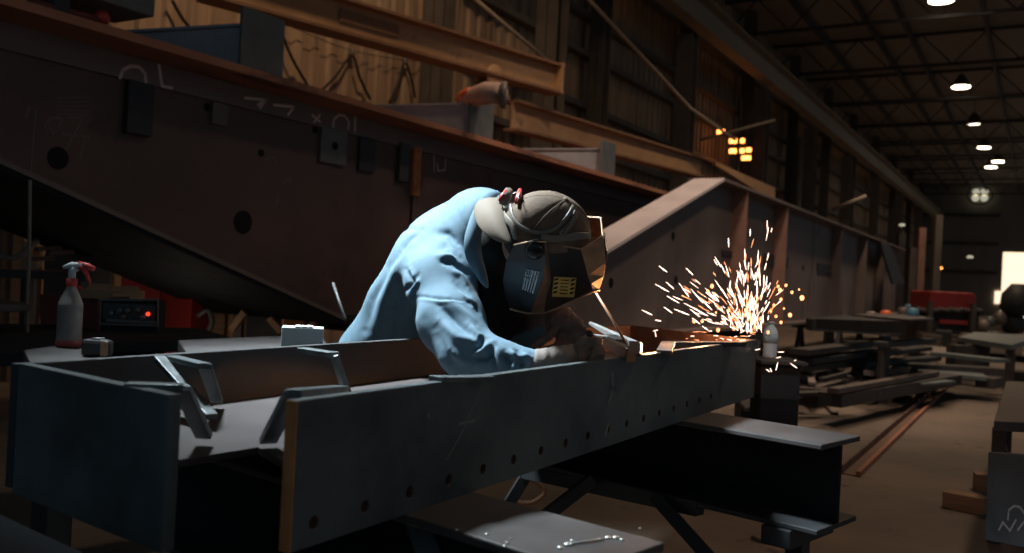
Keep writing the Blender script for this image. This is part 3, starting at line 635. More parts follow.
def stand(p, d, s_, z, label, sp=.3):
    t = thing('beam_stand', Vector((p.x, p.y, 0)), label, 'stand')
    obj('head', MB().obox(Vector((p.x, p.y, z-.03)), d*.05, s_*.16, UP*.03), 'black_steel', t, bevel=.004)
    obj('post', MB().obox(Vector((p.x, p.y, (z-.06)/2)), d*.03, s_*.03, UP*(z-.06)/2), 'black_steel', t, bevel=.004)
    obj('foot_plate', MB().obox(Vector((p.x, p.y, .01)), d*.14, s_*.14, UP*.01), 'black_steel', t, bevel=.003)
    return t
stand(m1 - sd_*.13, sd_, ss_, zs-.28, 'black stand under the free end of the long H-beam')
t = thing('sawhorse', Vector((m0.x, m0.y, 0)), 'black steel sawhorse with slanted legs below the workpiece', 'sawhorse')
a, b = P(583, 484, 3.55), P(500, 553, 3.0)
za = zs-.285
q0 = lerp(m0, m1, .45); q0.z = za
for (x0, y0, x1, y1, d0_, d1_) in ((583, 487, 530, 528, 3.3, 3.3), (664, 507, 722, 572, 3.1, 2.9), (527, 474, 513, 497, 3.6, 3.6)):
    a = P(x0, y0, d0_); b = P(x1, y1, d1_)
    k = a.z/(a.z-b.z); e = a + (b-a)*k; obj('leg', MB().bar(a - (b-a).normalized()*.05, e, .045, .04, FW), 'black_steel', t, bevel=.003)
obj('rail', MB().bar(P(520, 470, 3.62), P(700, 508, 3.05), .05, .05), 'black_steel', t)
t, n0_, n1_, _, _, _ = support(None, (600, 575), (653, 539), (431, 523), 1.4, 0, 'near H-beam under the workpiece, grey top flange dotted with bright weld spatter')
sp_ = MB()
for x, y, r in ((608, 538, .008), (616, 538, .008), (622, 540, .006), (600, 539, .004), (600, 540, .003), (456, 530, .004), (487, 534, .004), (507, 543, .005), (505, 546, .004), (511, 539, .003), (568, 545, .010), (560, 548, .007), (572, 541, .006), (640, 528, .003)):
    c = at_Z(x, y, zs+.0005); r *= .7; sp_.lathe(c, [(r*1.4, 0), (r, r*.4), (r*.4, r*.7)], 8)
sp_.tube([at_Z(568, 544, zs+.003), at_Z(604, 539, zs+.003)], .002, 6)
o = obj('weld_spatter', sp_, 'bright_steel', t, smooth=True); o['kind'] = 'stuff'
stand(lerp(n0_, n1_, .55), sd_, ss_, zs-.28, 'black stand under the near H-beam below the workpiece')
# left support + clamp plate
qa, qb = at_Z(40, 488, zs), at_Z(160, 560, zs)
t = thing('support_beam', Vector((qa.x, qa.y, zs-.28)), 'dark H-beam under the left end of the workpiece', 'beam')
ibeam(t, at_Z(-80, 515, zs), at_Z(90, 605, zs), .2, .28, .016, .012, mats=('jet', 'jet', 'jet'))
t2 = stand(lerp(at_Z(-80, 515, zs), at_Z(90, 605, zs), .3), sd_, ss_, zs-.28, 'black stand below the left end of the workpiece')
t = thing('bent_bracket', P(412, 545, 1.86), 'bent steel bracket hooked below the near flange beside the near H-beam', 'bracket')
obj('plate', MB().prism([P(404, 519, 1.84), P(416, 507, 1.84), P(424, 510, 1.84), P(443, 556, 1.80), P(417, 560, 1.80)], FW*.012), 'plate', t, bevel=.003)
obj('arm', MB().bar(P(423, 521, 1.84), P(458, 509, 1.90), .03, .012), 'plate_edge', t, bevel=.002)
# bits on the floor below
cable([P(505, 478, 4.3), P(520, 476, 4.3), P(540, 484, 4.3), P(544, 494, 4.3), P(530, 503, 4.3), P(508, 500, 4.3)], 'thin orange-brown hose loop on the floor below the workpiece', .012, 'hose')
tag(obj('floor_bolt', MB().tube([at_Z(752, 537, .012), at_Z(768, 542, .012)], .010), 'debris_light', smooth=True), 'small rusty rod on the floor in front of the long H-beam', 'rod')
tag(obj('floor_rod', MB().tube([at_Z(825, 406, .015), at_Z(832, 413, .015), at_Z(838, 414, .015)], .014), 'debris_dark', smooth=True), 'short bent rod on the floor near the channel rails', 'rod')
# stub column with water bottle
zq = .80
q = [at_Z(757, 358, zq), at_Z(800, 360, zq)]
cc = at_Z(776, 359, zq); d_ = (cc-CAM).dot(FW)
t = thing('stub_column', Vector((cc.x, cc.y, .3)), 'black H-section stub standing just behind the far corner of the workpiece', 'stub')
obj('top_plate', MB().obox(cc - UP*.01, RT*.13, FW*.17, UP*.01), 'beam_top', t, bevel=.003)
obj('flange', MB().obox(cc - UP*.12 - FW*.1, RT*.11, FW*.009, UP*.10), 'black_steel', t, bevel=.003)
obj('flange', MB().obox(cc - UP*.12 + FW*.1, RT*.11, FW*.009, UP*.10), 'black_steel', t, bevel=.003)
obj('web', MB().obox(cc - UP*.12, RT*.008, FW*.09, UP*.10), 'black_steel', t)
obj('base_block', MB().obox(Vector((cc.x, cc.y, (zq-.22)/2)) + UP*.0, RT*.11, FW*.11, UP*(zq-.22)/2), 'jet', t, bevel=.005)
wb = at_Z(769.5, 357.5, zq); k = (wb-CAM).dot(FW)/F0
t = thing('water_bottle', wb, 'clear plastic water bottle standing on the stub behind the workpiece', 'bottle')
H = 36*k; R_ = 7*k
obj('body', MB().lathe(wb, [(R_*.85, 0), (R_, H*.04), (R_*.93, H*.15), (R_, H*.2), (R_*.93, H*.3), (R_, H*.36), (R_, H*.68), (R_*.85, H*.78), (R_*.42, H*.90), (R_*.42, H*.95)], 24), 'pet', t, smooth=True)
obj('label_band', MB().lathe(wb, [(R_*1.02, H*.40), (R_*1.02, H*.64)], 24), mat('bottle_label', (.40, .47, .48), (.5, .57, .58), .5), t, smooth=True)
obj('bottle_cap', MB().lathe(wb, [(R_*.5, H*.93), (R_*.5, H*.995), (R_*.44, H)], 16), 'white_box', t, smooth=True)
flat('base_plate', [(735, 396), (775, 394), (792, 401), (745, 408)], .28, .03, 'beam_top', 'small grey plate left of the stub column on a dark block', 'plate')
q = at_Z(762, 402, .25); tag(obj('dark_block', MB().obox(Vector((q.x, q.y, .122)), RT*.2, FW*.12, UP*.122), 'black_steel', bevel=.006), 'dark steel block under the small grey plate', 'block')
q = at_Z(779, 424, .0); tag(obj('dark_block', MB().obox(Vector((q.x, q.y, .09)), RT*.1, FW*.08, UP*.09), 'black_steel', bevel=.006), 'dark steel block on the floor behind the long H-beam', 'block')
# ================================================================== FLOOR CHANNEL
t = thing('floor_channel', at_Z(845, 477, 0), 'long rusty steel channel lying on the floor towards the aisle', 'channel')
ra, rb_ = at_Z(842, 474, 0), at_Z(944, 384, 0); rc, rd = at_Z(858, 477, 0), at_Z(951, 385, 0)
obj('base', MB().prism([ra, rc, rd, rb_], UP*.008), 'rust_inside', t)
obj('flange', MB().bar(ra + UP*.03, rb_ + UP*.03, .012, .06), 'rust_inside', t, bevel=.002)
obj('flange', MB().bar(rc + UP*.02, rd + UP*.02, .03, .035), 'girder_rust', t, bevel=.002)
# ================================================================== RIGHT EDGE
zt_ = .62
t = thing('work_table', at_Z(1012, 470, 0), 'steel work table with a brown-grey top at the right edge', 'table')
tp = [at_Z(994, 421, zt_), at_Z(1006, 381, zt_), at_Z(1060, 383, zt_), at_Z(1075, 424, zt_)]
obj('tabletop', MB().prism(tp, UP*-.05), 'debris', t, bevel=.004)
for p in (lerp(tp[0], tp[2], .06), lerp(tp[1], tp[3], .08), lerp(tp[2], tp[0], .06), lerp(tp[3], tp[1], .06)):
    obj('leg', MB().box(p.x-.03, p.x+.03, p.y-.03, p.y+.03, 0, zt_-.05), 'debris_dark', t, bevel=.003)
obj('brace', MB().bar(lerp(tp[0], tp[2], .05) - UP*.08, lerp(tp[0], tp[2], .35) - UP*.5, .03, .03), 'debris_dark', t)
t = thing('steel_plate', P(1010, 543, 3.2), 'standing blue-black steel plate with chalk figures at the lower right corner', 'plate')
pp = [P(988, 452, 3.3), P(985, 540, 3.3), P(1060, 553, 2.95), P(1060, 456, 2.95)]; pp[2] = pp[1] + pp[3] - pp[0]
nv = (pp[1]-pp[0]).cross(pp[3]-pp[0]).normalized()
if nv.dot(CAM-pp[0]) < 0: nv = -nv
obj('plate', MB().prism(pp, nv*-.03), 'black_steel', t, bevel=.003)
ck = MB()
for pts in ([(1008, 520), (1009, 510), (1014, 506), (1020, 507), (1024, 513)], [(999, 530), (1003, 522), (1010, 531), (1016, 520)], [(1018, 530), (1024, 522)]):
    stroke(ck, [on_plane(x, y, pp[0] + nv*.0006, nv) for x, y in pts], .008, nv)
obj('chalk_writing', ck, 'chalk_faint', t)['kind'] = 'stuff'
t2 = thing('plate_block', Vector((P(1016, 548, 3.15).x, P(1016, 548, 3.15).y, 0)), 'black block carrying the standing plate at the lower right', 'block')
q = P(1016, 552, 3.12); obj('block', MB().obox(Vector((q.x, q.y, .115)) + FW*.05, RT*.12, FW*.12, UP*.115), 'black_steel', t2, bevel=.005)
for (x0, y0, x1, y1, z, w, h, lb) in ((945, 498, 987, 506, .09, .11, .09, 'long timber block on the floor left of the standing plate'), (974, 481, 992, 483, .11, .11, .11, 'short timber block behind the longer one at lower right')):
    a, b = at_Z(x0, y0, z/1.0*.5), at_Z(x1, y1, z*.5)
    a.z = b.z = h/2; tag(obj('timber_block', MB().bar(a, b, w, h), 'wood', bevel=.004), lb, 'timber')
# ================================================================== FAR YARD OF STEEL (right middle)
def plank(x0, y0, x1, y1, z, w, th, m, label, cat='plank', name='steel_plank', group=None, bevel=.003):
    a, b = at_Z(x0, y0, z), at_Z(x1, y1, z)
    return tag(obj(name, MB().bar(a - UP*th/2, b - UP*th/2, w, th), m, bevel=bevel), label, cat, group)
# raised beam on posts
t = thing('long_rack', at_Z(880, 372, 0), 'dark long rack beam on thin posts in front of the haunched girder', 'rack')
ra = at_Z(934, 326, .80); a_ = P(811, 325, 11.2); b_ = P(907, 333, 9.4)
obj('beam', MB().prism([P(812, 319, 11.4), P(850, 316, 11.2), P(907, 322, 9.4), P(907, 336, 9.4), P(875, 335, 10), P(812, 331, 11.4)], FW*.25), 'black_steel', t, bevel=.005)
obj('top_plate', MB().prism([P(852, 316, 11.2), P(907, 321, 9.4), P(934, 320, 10.6), P(897, 313.5, 12.4)], UP*.02), 'beam_top', t)
for x, y, d in ((829, 332, 11.2), (885, 336, 10.0)):
    p = P(x, y, d); obj('post', MB().obox(Vector((p.x, p.y, p.z/2)), RT*.05, FW*.05, UP*p.z/2), 'debris', t, bevel=.004)
for x, y, m, lb in ((886, 315, 'orange', 'small orange-red object on the rack top'), (913, 313, 'blue_thing', 'small blue can on the rack top'), (871, 316, 'debris_light', 'grey roll on the rack top left of the orange one'), (903, 312, 'debris', 'brown lump on the rack between orange and blue objects')):
    p = P(x, y, 11.4 if x < 905 else 11.0); tag(obj('small_object', MB().lathe(p - UP*.05, [(.05, 0), (.07, .02), (.065, .09), (.04, .11)]), m, smooth=True), lb, 'can')
plank(830, 393, 952, 374, .30, .22, .12, 'debris_dark', 'long dark beam lying on timber blocks at the edge of the aisle', 'beam')
plank(833, 388, 935, 371, .36, .10, .05, 'debris', 'brown bar lying on top of the long dark beam', 'bar')
plank(808, 385, 882, 365, .22, .3, .03, 'debris_light', 'pale plate sloping away beside the dark beam')
plank(812, 391, 870, 377, .18, .16, .05, 'debris', 'brown plate tucked behind the left end of the dark beam')
for x, y, lb, w in ((871, 397, 'pale timber block under the long dark beam', .22), (852, 396, 'orange-ish timber block left of the pale one', .1), (845, 384, 'small timber offcut behind the long dark beam', .12), (892, 391, 'grey block right of the pale timber block', .15)):
    q = at_Z(x, y+4, 0); tag(obj('timber_block', MB().obox(Vector((q.x, q.y, .06)), RT*w, FW*.07, UP*.06), 'wood', bevel=.004), lb, 'timber')
plank(922, 370, 985, 375, .30, .55, .05, 'teal_steel', 'teal-grey plate stack edge beyond the long dark beam', 'plate')
plank(980, 376, 1000, 378, .28, .45, .12, 'debris_dark', 'dark channel end at the right tip of the teal-grey plate', 'channel')
plank(895, 362, 1000, 368, .36, .30, .12, 'debris_dark', 'dark beam lying across behind the teal-grey plate', 'beam')
plank(938, 352, 1002, 359, .45, .35, .05, 'teal_steel', 'slim teal-grey plank on the low rack in the aisle', 'plank')
t = thing('teal_table', at_Z(990, 352, 0), 'low table with a teal-grey top in front of the red machine', 'table')
tp = [at_Z(958, 337, .62), at_Z(1012, 345, .62), at_Z(1040, 336, .62), at_Z(975, 332, .62)]
obj('tabletop', MB().prism(tp, UP*-.07), 'teal_steel', t)
for p in tp[:]: q = lerp(p, (tp[0]+tp[2])/2, .08); obj('leg', MB().box(q.x-.06, q.x+.06, q.y-.06, q.y+.06, 0, .56), 'debris_dark', t)
obj('drawer_box', MB().obox(lerp(tp[0], tp[1], .42) - UP*.25 + FW*.3, RT*.25, FW*.15, UP*.15), 'debris_dark', t)
plank(905, 353, 945, 347, .4, .6, .04, 'debris_light', 'pale plate lying in the yard left of the teal plank')
plank(960, 382, 984, 386, .02, .25, .03, 'debris_dark', 'flat bar on the aisle floor below the teal-grey plate', 'bar')
plank(1000, 371, 1030, 374, .12, .2, .1, 'debris_dark', 'dark bar end at the right edge of the aisle', 'bar')
plank(978, 352, 1030, 357, .3, .2, .1, 'debris_dark', 'dark kerb-like beam under the teal table', 'beam')
# red machine
t = thing('press_machine', at_Z(950, 322, 0), 'large red machine with a slanted hood at the far end of the hall', 'machine')
mb = MB(); mb.prism([P(929, 310, 23), P(931, 291, 23), P(972, 293, 23), P(977, 296, 23), P(974, 312, 23)], FW*1.2)
obj('hood', mb, 'red_machine', t, bevel=.03)
obj('base_frame', MB().obox(Vector((P(950, 310, 23).x, P(950, 310, 23).y, .45)) + FW*.6, RT*.75, FW*.6, UP*.45), 'debris_dark', t)
for x in (973, 930): obj('post', MB().obox(Vector((P(x, 310, 22.8).x, P(x, 310, 22.8).y, .55)), RT*.06, FW*.06, UP*.55), 'debris', t)
obj('red_tray', MB().obox(P(953, 322, 22.9), RT*.35, FW*.05, UP*.05), 'red_machine', t)
mb = MB()
for k in range(18): 
    p = P(918 + k*3.6, 313 + (k % 3)*.6, 22.9); mb.lathe(p, [(.03, 0), (.11, .04), (.09, .12), (.03, .15)], 8)
obj('link_row', mb, 'debris_dark', t, smooth=True)['kind'] = 'stuff'
# clutter seen small: individual pieces
mats_ = ['debris', 'debris_dark', 'debris_light', 'teal_steel', 'debris', 'debris_dark', 'black_steel']
for k in range(130):
    x = rng.uniform(775, 935); y = rng.uniform(338, 384); 
    if x < 830: y = rng.uniform(338, 396)
    z = rng.uniform(.03, .30); p = at_Z(x, y, z); an = rng.choice([0.0, 0.15, -0.2, 1.2, .5]) + rng.uniform(-.1, .1)
    L = rng.uniform(.35, 1.4); w = rng.uniform(.04, .16); th = rng.uniform(.012, .06); d = Vector((math.sin(an-.1), math.cos(an-.1), 0))
    if p.x < -3.0: p.x = -2.9
    tag(obj('scrap_bar', MB().bar(p - d*L/2, p + d*L/2, w, th), mats_[k % 7], bevel=.003), 'short steel offcut in the heap between the stub column and the aisle', 'offcut', 'steel offcuts heaped beyond the workpiece')
for k in range(34):
    x = rng.uniform(930, 1022); y = rng.uniform(318, 345); h = rng.uniform(.12, .5); z = h/2; p = at_Z(x, y, z); d = Vector((rng.uniform(-1, 1), rng.uniform(-1, 1), 0)).normalized()
    L = rng.uniform(.3, 1.3)
    tag(obj('scrap_piece', MB().bar(p - d*L/2, p + d*L/2, rng.uniform(.1, .4), h), mats_[(k*3) % 7], bevel=.01), 'small piece of clutter around the red machine and the far door', 'clutter', 'clutter at the far end')
for x0, y0, x1, y1, z, w, m in ((800, 349, 870, 341, .6, .3, 'debris_dark'), (805, 358, 880, 349, .5, .25, 'black_steel'), (800, 366, 872, 356, .4, .25, 'debris'), (870, 352, 925, 346, .5, .3, 'debris_dark'), (860, 362, 935, 356, .4, .25, 'black_steel'), (800, 378, 845, 372, .25, .3, 'black_steel'), (880, 342, 930, 338, .7, .2, 'black_steel')):
    plank(x0, y0, x1, y1, z, w*.7, .06, m, 'long dark bar stacked in the yard under the long rack', 'bar', 'stacked_bar', 'long bars stacked under the rack')
# posts/shelves by the far end of the haunched girder
for x, h, m, lb in ((918, 3.2, 'stiff_rust', 'orange-lit column at the far left of the red machine'), (934, 3.6, 'column', 'brown column just left of the red machine'), (910, 2.6, 'debris', 'dark shelf upright beside the orange-lit column'), (898, 3.0, 'debris_dark', 'dark upright at the far end of the haunched girder')):  # orange light on the first column is put into its rust colour
    q = P(x, 300, 26); tag(obj('shelf_upright', MB().obox(Vector((q.x, q.y, h/2)), RT*.10, FW*.1, UP*h/2), m), lb, 'upright')
for x, y, r, m, lb in ((984, 325, .16, 'debris_light', 'pale bundle right of the red machine'), (1000, 318, .2, 'debris', 'brown bundle below the far door'), (990, 321, .14, 'teal_steel', 'grey-green bundle beside the pale one'), (1018, 299, .45, 'black_steel', 'dark bulky shape in front of the far door'), (1014, 322, .3, 'black_steel', 'dark shape below the bulky one by the far door'), (908, 308, .12, 'blue_thing', 'blue patch of plastic by the dark upright'), (895, 318, .12, 'red', 'small red item left of the red machine')):
    p = P(x, y, 24); tag(obj('bundle', MB().lathe(p - UP*r, [(r*.7, 0), (r, r*.4), (r*.9, r*1.3), (r*.4, r*1.9)], 9), m, smooth=True), lb, 'bundle')
# end wall lamps and fan
p = at_Y(980, 195, YE-.5)
t = thing('wall_fan', p, 'round four-part lit fan opening high on the end wall', 'fan')
for k in range(4):
    a = PI/4 + k*PI/2; obj('vane_light', MB().lathe(p + Vector((math.cos(a)*.42, 0, math.sin(a)*.32)), [(.27, 0), (.27, .04)], 14, ax=Vector((0, -1, 0))), 'lamp_side', t)
obj('rim', MB().tube([p + Vector((math.cos(k*PI/12)*.85, -.02, math.sin(k*PI/12)*.7)) for k in range(25)], .07, 6), 'truss', t, smooth=True)
for x, y, lb in ((970, 257, 'faint pair of lamps mid-height on the end wall'), (902, 225, 'small pale lamp above the dark upright at the far end'), (939, 268, 'small orange lamp on the far column')):
    p = P(x, y, 40); tag(obj('wall_lamp', MB().lathe(p, [(.10, -.05), (.14, 0), (.1, .05)]), 'lamp_side' if x != 939 else 'heater', smooth=True), lb, 'lamp')
# ================================================================== THE WELDER
def sdf_eval(p, A, Bv, ra, rb, k):
    out = None
    ds = []
    for i in range(len(A)):
        ab = Bv[i] - A[i]; L2 = max(1e-9, float(ab.dot(ab)))
        t_ = np.clip(((p - A[i]) @ ab)/L2, 0, 1)
        d = np.linalg.norm(p - (A[i] + t_[:, None]*ab), axis=1) - (ra[i] + (rb[i]-ra[i])*t_)
        ds.append(d)
    D = np.stack(ds); m = D.min(axis=0)
    return m - k*np.log(np.exp(-(D - m)/k).sum(axis=0))
def proj_np(p):
    q = p - np.array(CAM); d = q @ np.array(FW); u0 = q @ np.array(RT)/d*F0; v0 = q[:, 2]/d*F0
    return CX + u0*math.cos(ROLL) + v0*math.sin(ROLL), CY + u0*math.sin(ROLL) - v0*math.cos(ROLL), d
def organic(name, caps, m, parent, voxel=.012, k=.012, disp=None, sub=0, label=None, fine=0):
    # union of tapered limbs, remeshed and relaxed onto one smooth surface
    bm = bmesh.new()
    for a, b, r0, r1 in caps:
        L = (b-a).length; n = max(1, int(L/(.4*min(r0, r1)))+1)
        for i in range(n+1):
            t_ = i/n; r = (r0 + (r1-r0)*t_)*.99
            bmesh.ops.create_icosphere(bm, subdivisions=2, radius=r, matrix=Matrix.Translation(a.lerp(b, t_)))
    me = bpy.data.meshes.new('tmp'); bm.to_mesh(me); bm.free(); o = bpy.data.objects.new('tmp', me); C.objects.link(o)
    md = o.modifiers.new('r', 'REMESH'); md.mode = 'VOXEL'; md.voxel_size = voxel
    if fine:
        ms = o.modifiers.new('s', 'SUBSURF'); ms.subdivision_type = 'SIMPLE'; ms.levels = fine
    bpy.context.view_layer.update(); dg = bpy.context.evaluated_depsgraph_get(); m2 = bpy.data.meshes.new_from_object(o.evaluated_get(dg))
    bpy.data.objects.remove(o)
    nv = len(m2.vertices); co = np.zeros(nv*3); m2.vertices.foreach_get('co', co); p = co.reshape(-1, 3)
    A = [np.array(c[0]) for c in caps]; B_ = [np.array(c[1]) for c in caps]; ra = [c[2] for c in caps]; rb = [c[3] for c in caps]
    e = 5e-4
    def grad(p):
        g = np.stack([sdf_eval(p + np.eye(3)[i]*e, A, B_, ra, rb, k) - sdf_eval(p - np.eye(3)[i]*e, A, B_, ra, rb, k) for i in range(3)], axis=1)
        return g/np.maximum(np.linalg.norm(g, axis=1, keepdims=True), 1e-9)
    for it in range(3):
        f = sdf_eval(p, A, B_, ra, rb, k); p = p - grad(p)*f[:, None]
    if disp is not None: p = p + grad(p)*disp(p)[:, None]
    off = Vector(parent['_o']); m2.vertices.foreach_set('co', (p - np.array(off)).ravel())
    m2.name = name; m2.materials.clear(); m2.materials.append(M[m]); m2.polygons.foreach_set('use_smooth', [True]*len(m2.polygons)); m2.update()
    o = bpy.data.objects.new(name, m2); C.objects.link(o); o.parent = parent; o['_o'] = tuple(off)
    if label: o['label'] = label
    return o
hipc = P(388, 384, 3.42); person = thing('person', Vector((hipc.x, hipc.y, 0)), 'person in pale blue jacket and khaki cap bending over the workpiece, gloved hands forward', 'person')
def hz(u, d, z): return W(u, d, z)
hu, hd = -.475, 3.44
hipL, hipR = W(hu+.03, hd+.09, .93), W(hu-.01, hd-.09, .93)
chest = P(456, 262, 3.02); belly = P(414, 318, 3.30); neckb = P(490, 232, 2.84)
shN, shF = P(441, 283, 2.74), P(503, 236, 3.08)
elN, wrN = P(472, 357, 2.52), P(536, 364, 2.44)
elF, wrF = P(520, 335, 3.02), P(548, 325, 2.84)
HC = P(545, 236, 2.62)                 # skull centre
# head axes: s toward the camera side, f face direction, h crown direction (in u,d,z)
sv = Vector((0, -.82, -.572)); f0 = Vector((.88, 0, -.47)); fv = (f0 - sv*f0.dot(sv)).normalized()
hv = -fv.cross(sv).normalized()
def CV(v): return RT*v.x + FW*v.y + UP*v.z
Sx, Fx, Hx = CV(sv).normalized(), CV(fv).normalized(), CV(hv).normalized()
if Hx.z < 0: Hx = -Hx
def HP_(f, h, s): return HC + Fx*f + Hx*h + Sx*s
knL, knR = W(hu+.12, hd+.08, .50), W(hu+.10, hd-.12, .50)
anL, anR = W(hu-.02, hd+.10, .10), W(hu-.04, hd-.14, .10)
skin = [(hipL, hipR, .12, .12), (hipc.lerp(hipL, .5), belly, .12, .12), (belly, chest, .12, .13), (chest, neckb, .13, .08), (neckb, HP_(-.03, -.06, 0), .062, .06),
        (HP_(-.02, .0, 0), HP_(.01, .03, 0), .088, .085), (HP_(.02, -.05, 0), HP_(.055, -.095, 0), .062, .035),
        (HP_(.095, -.02, 0), HP_(.118, -.05, 0), .012, .014), (HP_(-.005, -.02, .083), HP_(.0, -.05, .083), .018, .012), (HP_(-.005, -.02, -.083), HP_(.0, -.05, -.083), .018, .012),
        (HP_(.085, -.075, .022), HP_(.085, -.075, -.022), .012, .012), (HP_(.083, -.005, .045), HP_(.09, -.003, .02), .014, .012), (HP_(.083, -.005, -.045), HP_(.09, -.003, -.02), .014, .012),
        (shN, elN, .05, .042), (elN, wrN, .040, .028), (shF, elF, .05, .042), (elF, wrF, .040, .028), (chest, shN, .09, .06), (chest, shF, .09, .06),
        (hipL, knL, .085, .055), (knL, anL, .055, .038), (hipR, knR, .085, .055), (knR, anR, .055, .038), (anL, anL + RT*.12 - UP*.05, .035, .03), (anR, anR + RT*.12 - UP*.05, .035, .03)]
organic('body', skin, 'skin', person, .014, .012)
e1 = MB()
for s_ in (-1, 1): e1.lathe(HP_(.083, -.018, .033*s_), [(.003, .012), (.009, .009), (.012, .003), (.011, -.006)], 12, ax=Fx)
obj('eyes', e1, 'white_box', person, smooth=True)
organic('hair', [(HP_(-.05, -.02, 0), HP_(-.03, .03, 0), .072, .078), (HP_(-.03, -.03, .04), HP_(-.03, -.03, -.04), .055, .055)], 'hair', person, .012, .01)
organic('trousers', [(hipL, knL, .10, .08), (knL, anL + UP*.02, .085, .075), (hipR, knR, .10, .08), (knR, anR + UP*.02, .08, .075), (hipL + UP*.0, hipR + UP*.0, .10, .10)], 'trousers', person, .016, .012)
for a in (anL, anR): organic('boot', [(a + UP*.03, a - UP*.03, .062, .055), (a - UP*.04, a + RT*.15 - UP*.055, .05, .04), (a - UP*.055 - RT*.03, a + RT*.16 - UP*.062, .038, .036)], 'boot', person, .012, .01)
organic('shade_fill', [(chest + RT*.02 - UP*.02, belly + RT*.03, .15, .14), (P(490, 262, 2.80), P(494, 318, 2.84), .085, .085), (neckb, P(498, 245, 2.72), .085, .075)], 'shade_fill', person, .014, .02, label='black fill in the open jacket front, chest shade put into its colour')  # black volume that stands for the shaded chest
# jacket: torso + sleeves + folds
def seg_dist(x, y, ax, ay, bx, by):
    dx, dy = bx-ax, by-ay; t_ = np.clip(((x-ax)*dx + (y-ay)*dy)/(dx*dx+dy*dy), 0, 1)
    return np.hypot(x-ax-t_*dx, y-ay-t_*dy), t_
FOLDS = [ # (polyline px, width px, amplitude m): + ridge, - valley
 ([(436, 232), (448, 234), (457, 243)], 3.4, -.009), ([(434, 240), (446, 244), (458, 254)], 3.2, .009), ([(430, 249), (446, 248), (459, 258)], 3.0, -.009), ([(438, 256), (450, 257), (462, 268)], 3.0, .012),
 ([(443, 262), (454, 262), (466, 273)], 2.6, -.013), ([(450, 270), (460, 276), (468, 288)], 3, .010), ([(455, 283), (464, 291), (470, 300)], 2.8, -.008),
 ([(407, 270), (412, 283), (405, 291)], 2.2, -.012), ([(411, 270), (417, 282), (411, 290)], 2.2, .010), ([(414, 285), (418, 274)], 1.8, -.008),
 ([(372, 240), (396, 228), (421, 229)], 2.4, -.006), ([(404, 250), (388, 268), (372, 300), (365, 330)], 4.5, -.014), ([(412, 246), (397, 268), (384, 300), (377, 335)], 6, .012), ([(398, 280), (392, 310), (390, 335)], 4, -.012),
 ([(421, 230), (408, 241), (400, 252)], 3, -.010), ([(352, 322), (372, 290), (392, 262)], 4, .006), ([(415, 300), (409, 320), (408, 338)], 4, -.012), ([(425, 296), (421, 320), (428, 345)], 5, .008),
 ([(418, 297), (440, 299), (461, 301)], 1.6, -.006), ([(418, 299.5), (440, 301.5), (461, 303.5)], 1.4, .004),
 ([(448, 300), (462, 312), (478, 326)], 4, .012), ([(440, 306), (456, 322), (474, 337)], 3.4, -.014), ([(440, 320), (458, 338), (482, 343)], 4.2, .012), ([(466, 300), (475, 306), (479, 313)], 2.2, -.009),
 ([(461, 292), (470, 300), (476, 309)], 2.4, .008), ([(468, 325), (478, 336), (488, 338)], 2.8, .012), ([(484, 336), (480, 348), (470, 352)], 2.6, -.013), ([(470, 352), (484, 350), (492, 342)], 3, .013),
 ([(474, 358), (486, 358), (496, 347)], 2.6, -.013), ([(494, 343), (499, 356), (502, 366)], 2.4, .012), ([(487, 346), (494, 358), (496, 370)], 2.2, -.011), ([(450, 350), (462, 360), (476, 366)], 4, .008),
 ([(436, 330), (444, 352), (454, 366)], 5, -.009), ([(505, 352), (509, 362), (508, 372)], 2.2, -.013), ([(511, 351), (516, 360), (513, 371)], 2.4, .014), ([(517, 352), (521, 362), (519, 371)], 2.0, -.013),
 ([(523, 353), (529, 360), (526, 368)], 2.4, .013), ([(531, 355), (535, 361), (532, 367)], 1.8, -.010), ([(507, 353), (522, 357), (536, 358)], 2.0, .009), ([(508, 361), (523, 365), (537, 364)], 1.7, -.009),
 ([(480, 200), (476, 214), (478, 232)], 3, -.006)]
def folds(p):
    x, y, d = proj_np(p); front = np.clip((np.where(x > 485, 2.75, 3.3) - d)/.12, 0, 1); out = np.zeros(len(p))
    for pl_, w_, a_ in FOLDS:
        best = None; tau = None; ns = len(pl_) - 1
        for si, ((ax, ay), (bx, by)) in enumerate(zip(pl_[:-1], pl_[1:])):
            q, tt_ = seg_dist(x, y, ax, ay, bx, by); tt_ = (si + tt_)/ns
            if best is None: best, tau = q, tt_
            else: tau = np.where(q < best, tt_, tau); best = np.minimum(best, q)
        out += a_*.95*np.exp(-(best/(w_*1.08))**2)*np.sqrt(np.clip(np.sin(PI*np.clip(tau, .04, .96)), 0, 1))
    return out*front
J = [(hipL - UP*.06, belly + FW*.06, .16, .165), (hipR - UP*.06, belly - FW*.06, .155, .155), (belly + FW*.06, P(462, 252, 3.06), .165, .165), (belly - FW*.06, P(445, 262, 2.93), .155, .15),
     (P(410, 306, 3.2), P(433, 262, 3.06), .142, .136), (P(458, 254, 3.0), P(480, 228, 2.93), .165, .13), (P(440, 270, 2.88), shN, .125, .105), (P(482, 240, 2.98), shF, .12, .09),
     (shN, P(452, 322, 2.62), .092, .088), (P(452, 322, 2.62), P(466, 350, 2.53), .088, .072), (P(466, 350, 2.53), P(500, 361, 2.47), .068, .048), (P(500, 361, 2.47), wrN, .046, .038),
     (shF, elF, .085, .06), (elF, wrF, .055, .045), (P(478, 236, 2.86), P(486, 226, 2.84), .115, .10)]
organic('jacket', J, 'jacket', person, .0095, .018, folds, fine=1)
